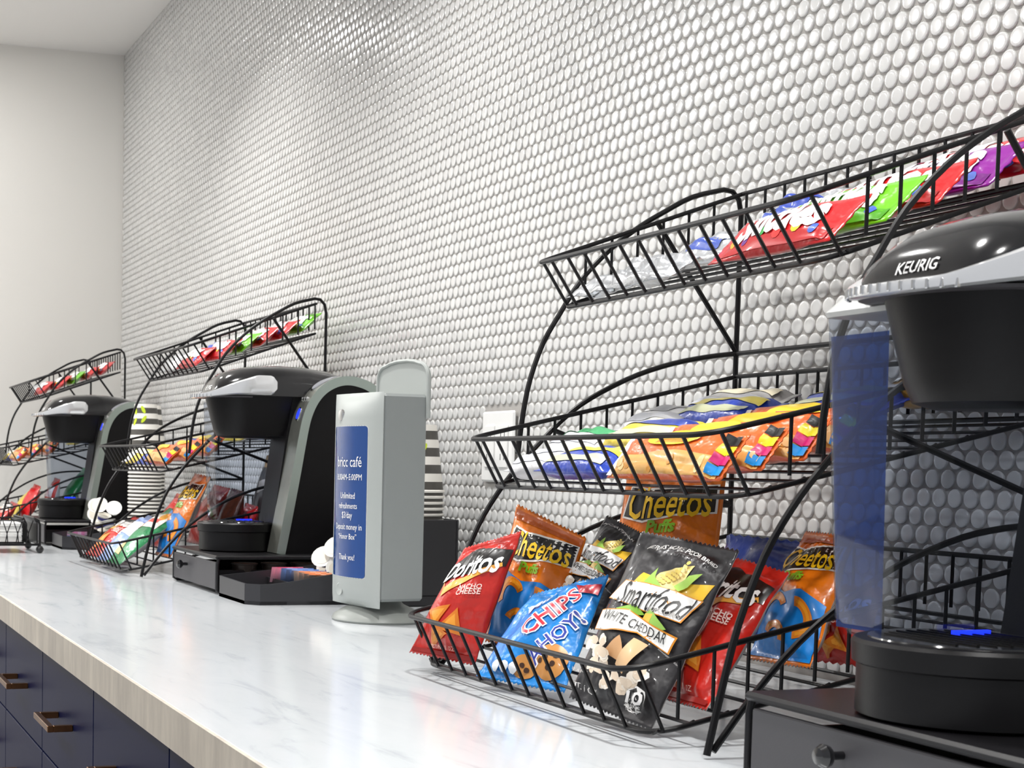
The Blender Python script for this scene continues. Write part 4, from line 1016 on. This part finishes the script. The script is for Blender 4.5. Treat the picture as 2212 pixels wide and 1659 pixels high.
def cup_stack(x, y, z, n, lab, grp, rot):
    for k in range(n):
        o = link('paper_cup', CUP, None, (x, y, z+NEST*k)); o.rotation_euler = (0, 0, rot+(0.0 if k == n-1 else 0.02*k))
        m_ = n-1-k
        tag(o, 'striped cup, %s of the stack %s' % ('topmost' if m_ == 0 else ordn(m_+1)+' from the top', lab), 'cup', grp)
cup_stack(-0.757, -0.105, 0.020, 18, 'behind the grey dispenser', 'cups behind the dispenser', 0.35)
cup_stack(-2.33, -0.213, 0.001, 28, 'right of two behind the middle rack', 'cups in the right far stack', 0.2)
cup_stack(-2.418, -0.181, 0.001, 28, 'left of two behind the middle rack', 'cups in the left far stack', 0.2)
ch = thing('cup_holder', 'black box holding the cup stack behind the grey dispenser', 'cup holder', (-0.785, -0.125, 0))
M_box = mat('matt_black_box', '1f1e21', 0.55)
b = MB(); b.box((-0.075, -0.065, 0.0), (0.085, 0.07, 0.018), M_box, 0.002); b.build('base', ch, smooth=False)
for (lo, hi) in (((-0.075, -0.065, 0.018), (0.085, -0.061, 0.143)), ((-0.075, 0.066, 0.018), (0.085, 0.07, 0.143)), ((-0.075, -0.061, 0.018), (-0.071, 0.066, 0.143)), ((0.081, -0.061, 0.018), (0.085, 0.066, 0.143))):
    b = MB(); b.box(lo, hi, M_box, 0.001); b.build('panel', ch, smooth=False)

# ------------------------------------------------------------------ condiment trays
M_tray = mat('tray_charcoal', '2c2c30', 0.42, bump=0.03, bscale=900); M_trayin = mat('tray_inside', '17161a', 0.5)
def tray(loc, label, D=0.26):
    t = thing('condiment_tray', label, 'tray', loc, 0, 'charcoal condiment trays')
    # outline from above, front right corner cut off
    out = [(-0.085, 0.0), (0.070, 0.0), (0.092, 0.020), (0.100, D), (-0.085, D)]
    b = MB(); b.prism(out, 0.0, 0.006, M_tray, 'z'); b.build('base', t, smooth=False)
    tops = [0.036, 0.034, 0.034, 0.056, 0.056]
    for i in range(5):
        p, q = out[i], out[(i+1) % 5]; h0, h1 = tops[i], tops[(i+1) % 5]; dx, dy = q[0]-p[0], q[1]-p[1]; l = math.hypot(dx, dy); nx, ny = -dy/l*0.003, dx/l*0.003
        K = 8; vs = []; fs = []
        for k in range(K+1):
            f = k/K; x, y = p[0]+dx*f, p[1]+dy*f
            h = h0+(h1-h0)*(f*f*(3-2*f)) if i == 2 else h0+(h1-h0)*f
            vs += [(x, y, 0.0), (x, y, h), (x+nx, y+ny, h), (x+nx, y+ny, 0.006)]
        for k in range(K):
            a = 4*k; fs += [(a, a+4, a+5, a+1), (a+1, a+5, a+6, a+2), (a+2, a+6, a+7, a+3)]
        fs += [(0, 1, 2, 3), (4*K, 4*K+3, 4*K+2, 4*K+1)]
        b = MB(); b.add(vs, fs, M_tray); b.build('wall_panel', t, smooth=False)
    for y in (0.085, 0.17)[:2 if D > 0.19 else 1]:
        b = MB(); b.box((-0.082, y, 0.006), (0.090, y+0.003, 0.033), M_trayin); b.build('divider', t, smooth=False)
    return t
tray((-0.848, -0.398, 0.0), 'charcoal condiment tray with cut corner between the middle coffee maker and the grey dispenser', 0.200)
tray((-2.372, -0.435, 0.0), 'charcoal condiment tray beside the far coffee maker', 0.170)
def packet(loc, rot, col, edge, lab, grp, text=None):
    b = MB(); w_, h_ = 0.032, 0.055
    m = mat('paper_'+col, col, 0.6); m2 = mat('paper_'+edge, edge, 0.6)
    vs = []; fs = []; nu, nv = 4, 6
    for sg in (1, -1):
        for j in range(nv+1):
            for i in range(nu+1):
                u, v = i/nu, j/nv; bl = 0.0028*(math.sin(PI*u)**0.6 if 0 < u < 1 else 0)*(math.sin(PI*v)**0.6 if 0 < v < 1 else 0)
                vs.append(((u-0.5)*w_, sg*(bl+0.0002), v*h_))
    o2 = (nu+1)*(nv+1)
    fa = []; fb = []
    for j in range(nv):
        for i in range(nu):
            a = j*(nu+1)+i; (fb if j in (0, 5) or j == 3 else fa).append((a, a+1, a+nu+2, a+nu+1)); fa.append((o2+a, o2+a+nu+1, o2+a+nu+2, o2+a+1))
    b.add(vs, fa, m); b.add(vs, fb, m2)
    o = b.build('sweetener_packet', None, loc); o.rotation_euler = rot; tag(o, lab, 'packet', grp); return o
GP = 'sweetener packets in the middle tray'
for k in range(4): packet((-0.890+0.009*k, -0.318+0.004*k, 0.040), (-PI/2, -1.0+0.1*k, -0.10), 'f28aab', 'f8c0d0', 'pink sweetener packet, %s of its colour from the left, in the middle tray' % ('first', 'second', 'third', 'fourth')[k], GP+', pink')
for k in range(4): packet((-0.853+0.009*k, -0.312+0.006*k, 0.042), (-PI/2, -0.9+0.12*k, -0.22), 'b9cbec', '8ea8dc', 'pale blue sweetener packet, %s of its colour from the left, in the middle tray' % ('first', 'second', 'third', 'fourth')[k], GP+', blue')
for k in range(4): packet((-0.813+0.009*k, -0.302+0.006*k, 0.041), (-PI/2, -0.8+0.12*k, -0.35), 'f8c09c', 'fbeadf', 'peach and white sweetener packet, %s of its colour from the left, in the middle tray' % ('first', 'second', 'third', 'fourth')[k], GP+', peach')
GQ = 'sweetener packets in the far tray'
packet((-2.400, -0.405, 0.030), (-PI/2, -0.8, -0.1), 'f08fb6', 'f5c0d4', 'pink sweetener packet leaning in the far tray', GQ); packet((-2.375, -0.410, 0.020), (-PI/2, -0.9, -0.1), 'c3d3ec', '8aa4d4', 'pale blue sweetener packet leaning in the far tray', GQ); packet((-2.340, -0.385, 0.020), (-PI/2, -0.7, -0.1), 'f3e2d8', 'f1c6ae', 'cream sweetener packet leaning in the far tray', GQ)

# creamer cups
M_cream = mat('creamer_white', 'f1efe8', 0.45); M_creamlid = mat('creamer_lid', 'e6e1d2', 0.35); M_creamblue = mat('creamer_band', '3a3f86', 0.4)
cm = MB(); cm.lathe([(0.012, 0.0), (0.0155, 0.018), (0.0158, 0.0182)], M_cream, 18); cm.lathe([(0.0158, 0.0182), (0.0205, 0.0186), (0.0205, 0.0196), (0.0001, 0.0200)], M_cream, 18, cap=False); cm.lathe([(0.0150, 0.0202), (0.0001, 0.0204)], M_creamlid, 18, cap=False); cm.lathe([(0.0138, 0.006), (0.0156, 0.014)], M_creamblue, 18, cap=False); CRE = cm.mesh('creamer_cup')
for (x, y, z, rot, lab, g) in (
    (-0.905, -0.205, 0.045, (1.2, 0.3, 0.9), 'white creamer cup on the tray edge, leftmost beside the grey dispenser', 'creamers left of the dispenser'),
    (-0.878, -0.222, 0.062, (0.9, -0.5, 1.2), 'white creamer cup second from the left beside the grey dispenser', 'creamers left of the dispenser'),
    (-0.86, -0.205, 0.08, (1.0, 0.2, 0.6), 'white creamer cup highest in the heap left of the grey dispenser', 'creamers left of the dispenser'),
    (-0.85, -0.225, 0.04, (0.4, 1.0, 0.8), 'white creamer cup with gold lid low at the edge of the grey dispenser', 'creamers left of the dispenser'),
    (-0.88, -0.19, 0.012, (0.1, 0.2, 0.8), 'white creamer cup at the bottom of the heap left of the grey dispenser', 'creamers left of the dispenser'),
    (-2.435, -0.322, 0.083, (1.3, 0.2, 1.2), 'white creamer cup leftmost behind the red bag of the middle rack', 'creamers by the far tray'),
    (-2.378, -0.335, 0.104, (1.15, 0.4, 1.3), 'white creamer cup highest behind the red bag of the middle rack', 'creamers by the far tray'),
    (-2.335, -0.325, 0.108, (1.2, -0.3, 1.2), 'white creamer cup second from the right behind the red bag of the middle rack', 'creamers by the far tray'),
    (-2.3, -0.3, 0.098, (1.0, 0.2, 1.2), 'white creamer cup rightmost behind the red bag of the middle rack', 'creamers by the far tray'),
    (-2.41, -0.32, 0.05, (0.3, 0.2, 1.0), 'white creamer cup under the leftmost one in the far tray', 'creamers by the far tray'),
    (-2.355, -0.32, 0.07, (0.2, 0.3, 1.0), 'white creamer cup in the second layer of the far tray heap', 'creamers by the far tray'),
    (-2.36, -0.31, 0.03, (0.1, 0.2, 0.0), 'white creamer cup in the lowest layer of the far tray heap', 'creamers by the far tray'),
    (-2.31, -0.31, 0.055, (0.2, -0.2, 0.0), 'white creamer cup at the right of the far tray heap', 'creamers by the far tray'),
    ):
    o = link('creamer_cup', CRE, None, (x, y, z)); o.rotation_euler = rot; tag(o, lab, 'creamer cup', g)

# ------------------------------------------------------------------ napkin caddy at the left border
nc = thing('napkin_caddy', 'low black wire napkin caddy with ball feet at the left border', 'caddy', (-2.24, -0.62, 0))
M_ball = mat('black_ball', '1a191b', 0.3)
xs = (-0.095, 0.095); ys = (-0.105, 0.103)
for x in xs:
    for y in ys:
        b = MB(); b.lathe([(0.0005, 0.0), (0.006, 0.0015), (0.0095, 0.007), (0.0095, 0.012), (0.006, 0.0175), (0.0005, 0.019)], M_ball, 14, Matrix.Translation((x, y, 0))); b.build('ball_foot', nc)
        b = MB(); b.tube([(x, y, 0.018), (x, y, 0.070), (x, y-0.004*(1 if y > 0 else -1), 0.080), (x, y-0.014*(1 if y > 0 else -1), 0.085)], 0.003, M_black_wire); b.build('post', nc)
b = MB(); b.tube([(x, y, 0.021) for x, y in ((-0.095,-0.105),(0.095,-0.105),(0.095,0.103),(-0.095,0.103))], 0.003, M_black_wire, closed=True); b.tube([(x, y, 0.080) for x, y in ((-0.095,-0.098),(0.095,-0.098),(0.095,0.060),(-0.095,0.060))], 0.003, M_black_wire, closed=True); b.build('rail', nc)
for k in range(-4, 3):
    for sx in (0.095, -0.095):
        y = 0.026*k+0.012
        b = MB(); b.tube([(sx, y, 0.080), (sx, y+0.010, 0.050), (sx, y+0.013, 0.021)], 0.0013, M_black_wire, 6); b.tube([(sx, y+0.022, 0.080), (sx, y+0.011, 0.050), (sx, y+0.006, 0.021)], 0.0013, M_black_wire, 6); b.build('lattice_wire', nc)
for y in (0.070, 0.096):
    b = MB(); b.loft([[(-0.088, y, 0.024), (0.088, y, 0.024), (0.088, y+0.003, 0.024), (-0.088, y+0.003, 0.024)], [(-0.088, y, 0.072), (0.088, y, 0.072), (0.088, y+0.003, 0.072), (-0.088, y+0.003, 0.072)], [(-0.088, y-0.008, 0.086), (0.088, y-0.008, 0.086), (0.088, y-0.006, 0.089), (-0.088, y-0.006, 0.089)]], M_stand); b.build('press_plate', nc, smooth=False)
b = MB(); b.box((-0.085, -0.092, 0.0235), (0.085, 0.066, 0.0262), M_black_wire); b.build('base_plate', nc, smooth=False)
M_nap = mat('napkin_paper', 'f2f1ee', 0.8, bump=0.05, bscale=120)
nm_ = MB(); nm_.box((-0.080, -0.085, 0.0), (0.080, 0.062, 0.0041), M_nap, 0.0012); NAP = nm_.mesh('paper_napkin', smooth=False)
for k in range(11):
    o = link('paper_napkin', NAP, None, (-2.24+random.uniform(-0.001, 0.001), -0.62+random.uniform(-0.001, 0.001), 0.0264+0.0043*k)); o.rotation_euler = (0, 0, random.uniform(-0.006, 0.006))
    tag(o, 'white folded napkin, %s in the black wire caddy' % ('topmost' if k == 10 else ('lowest' if k == 0 else ordn(11-k)+' from the top')), 'napkin', 'napkins in the wire caddy')
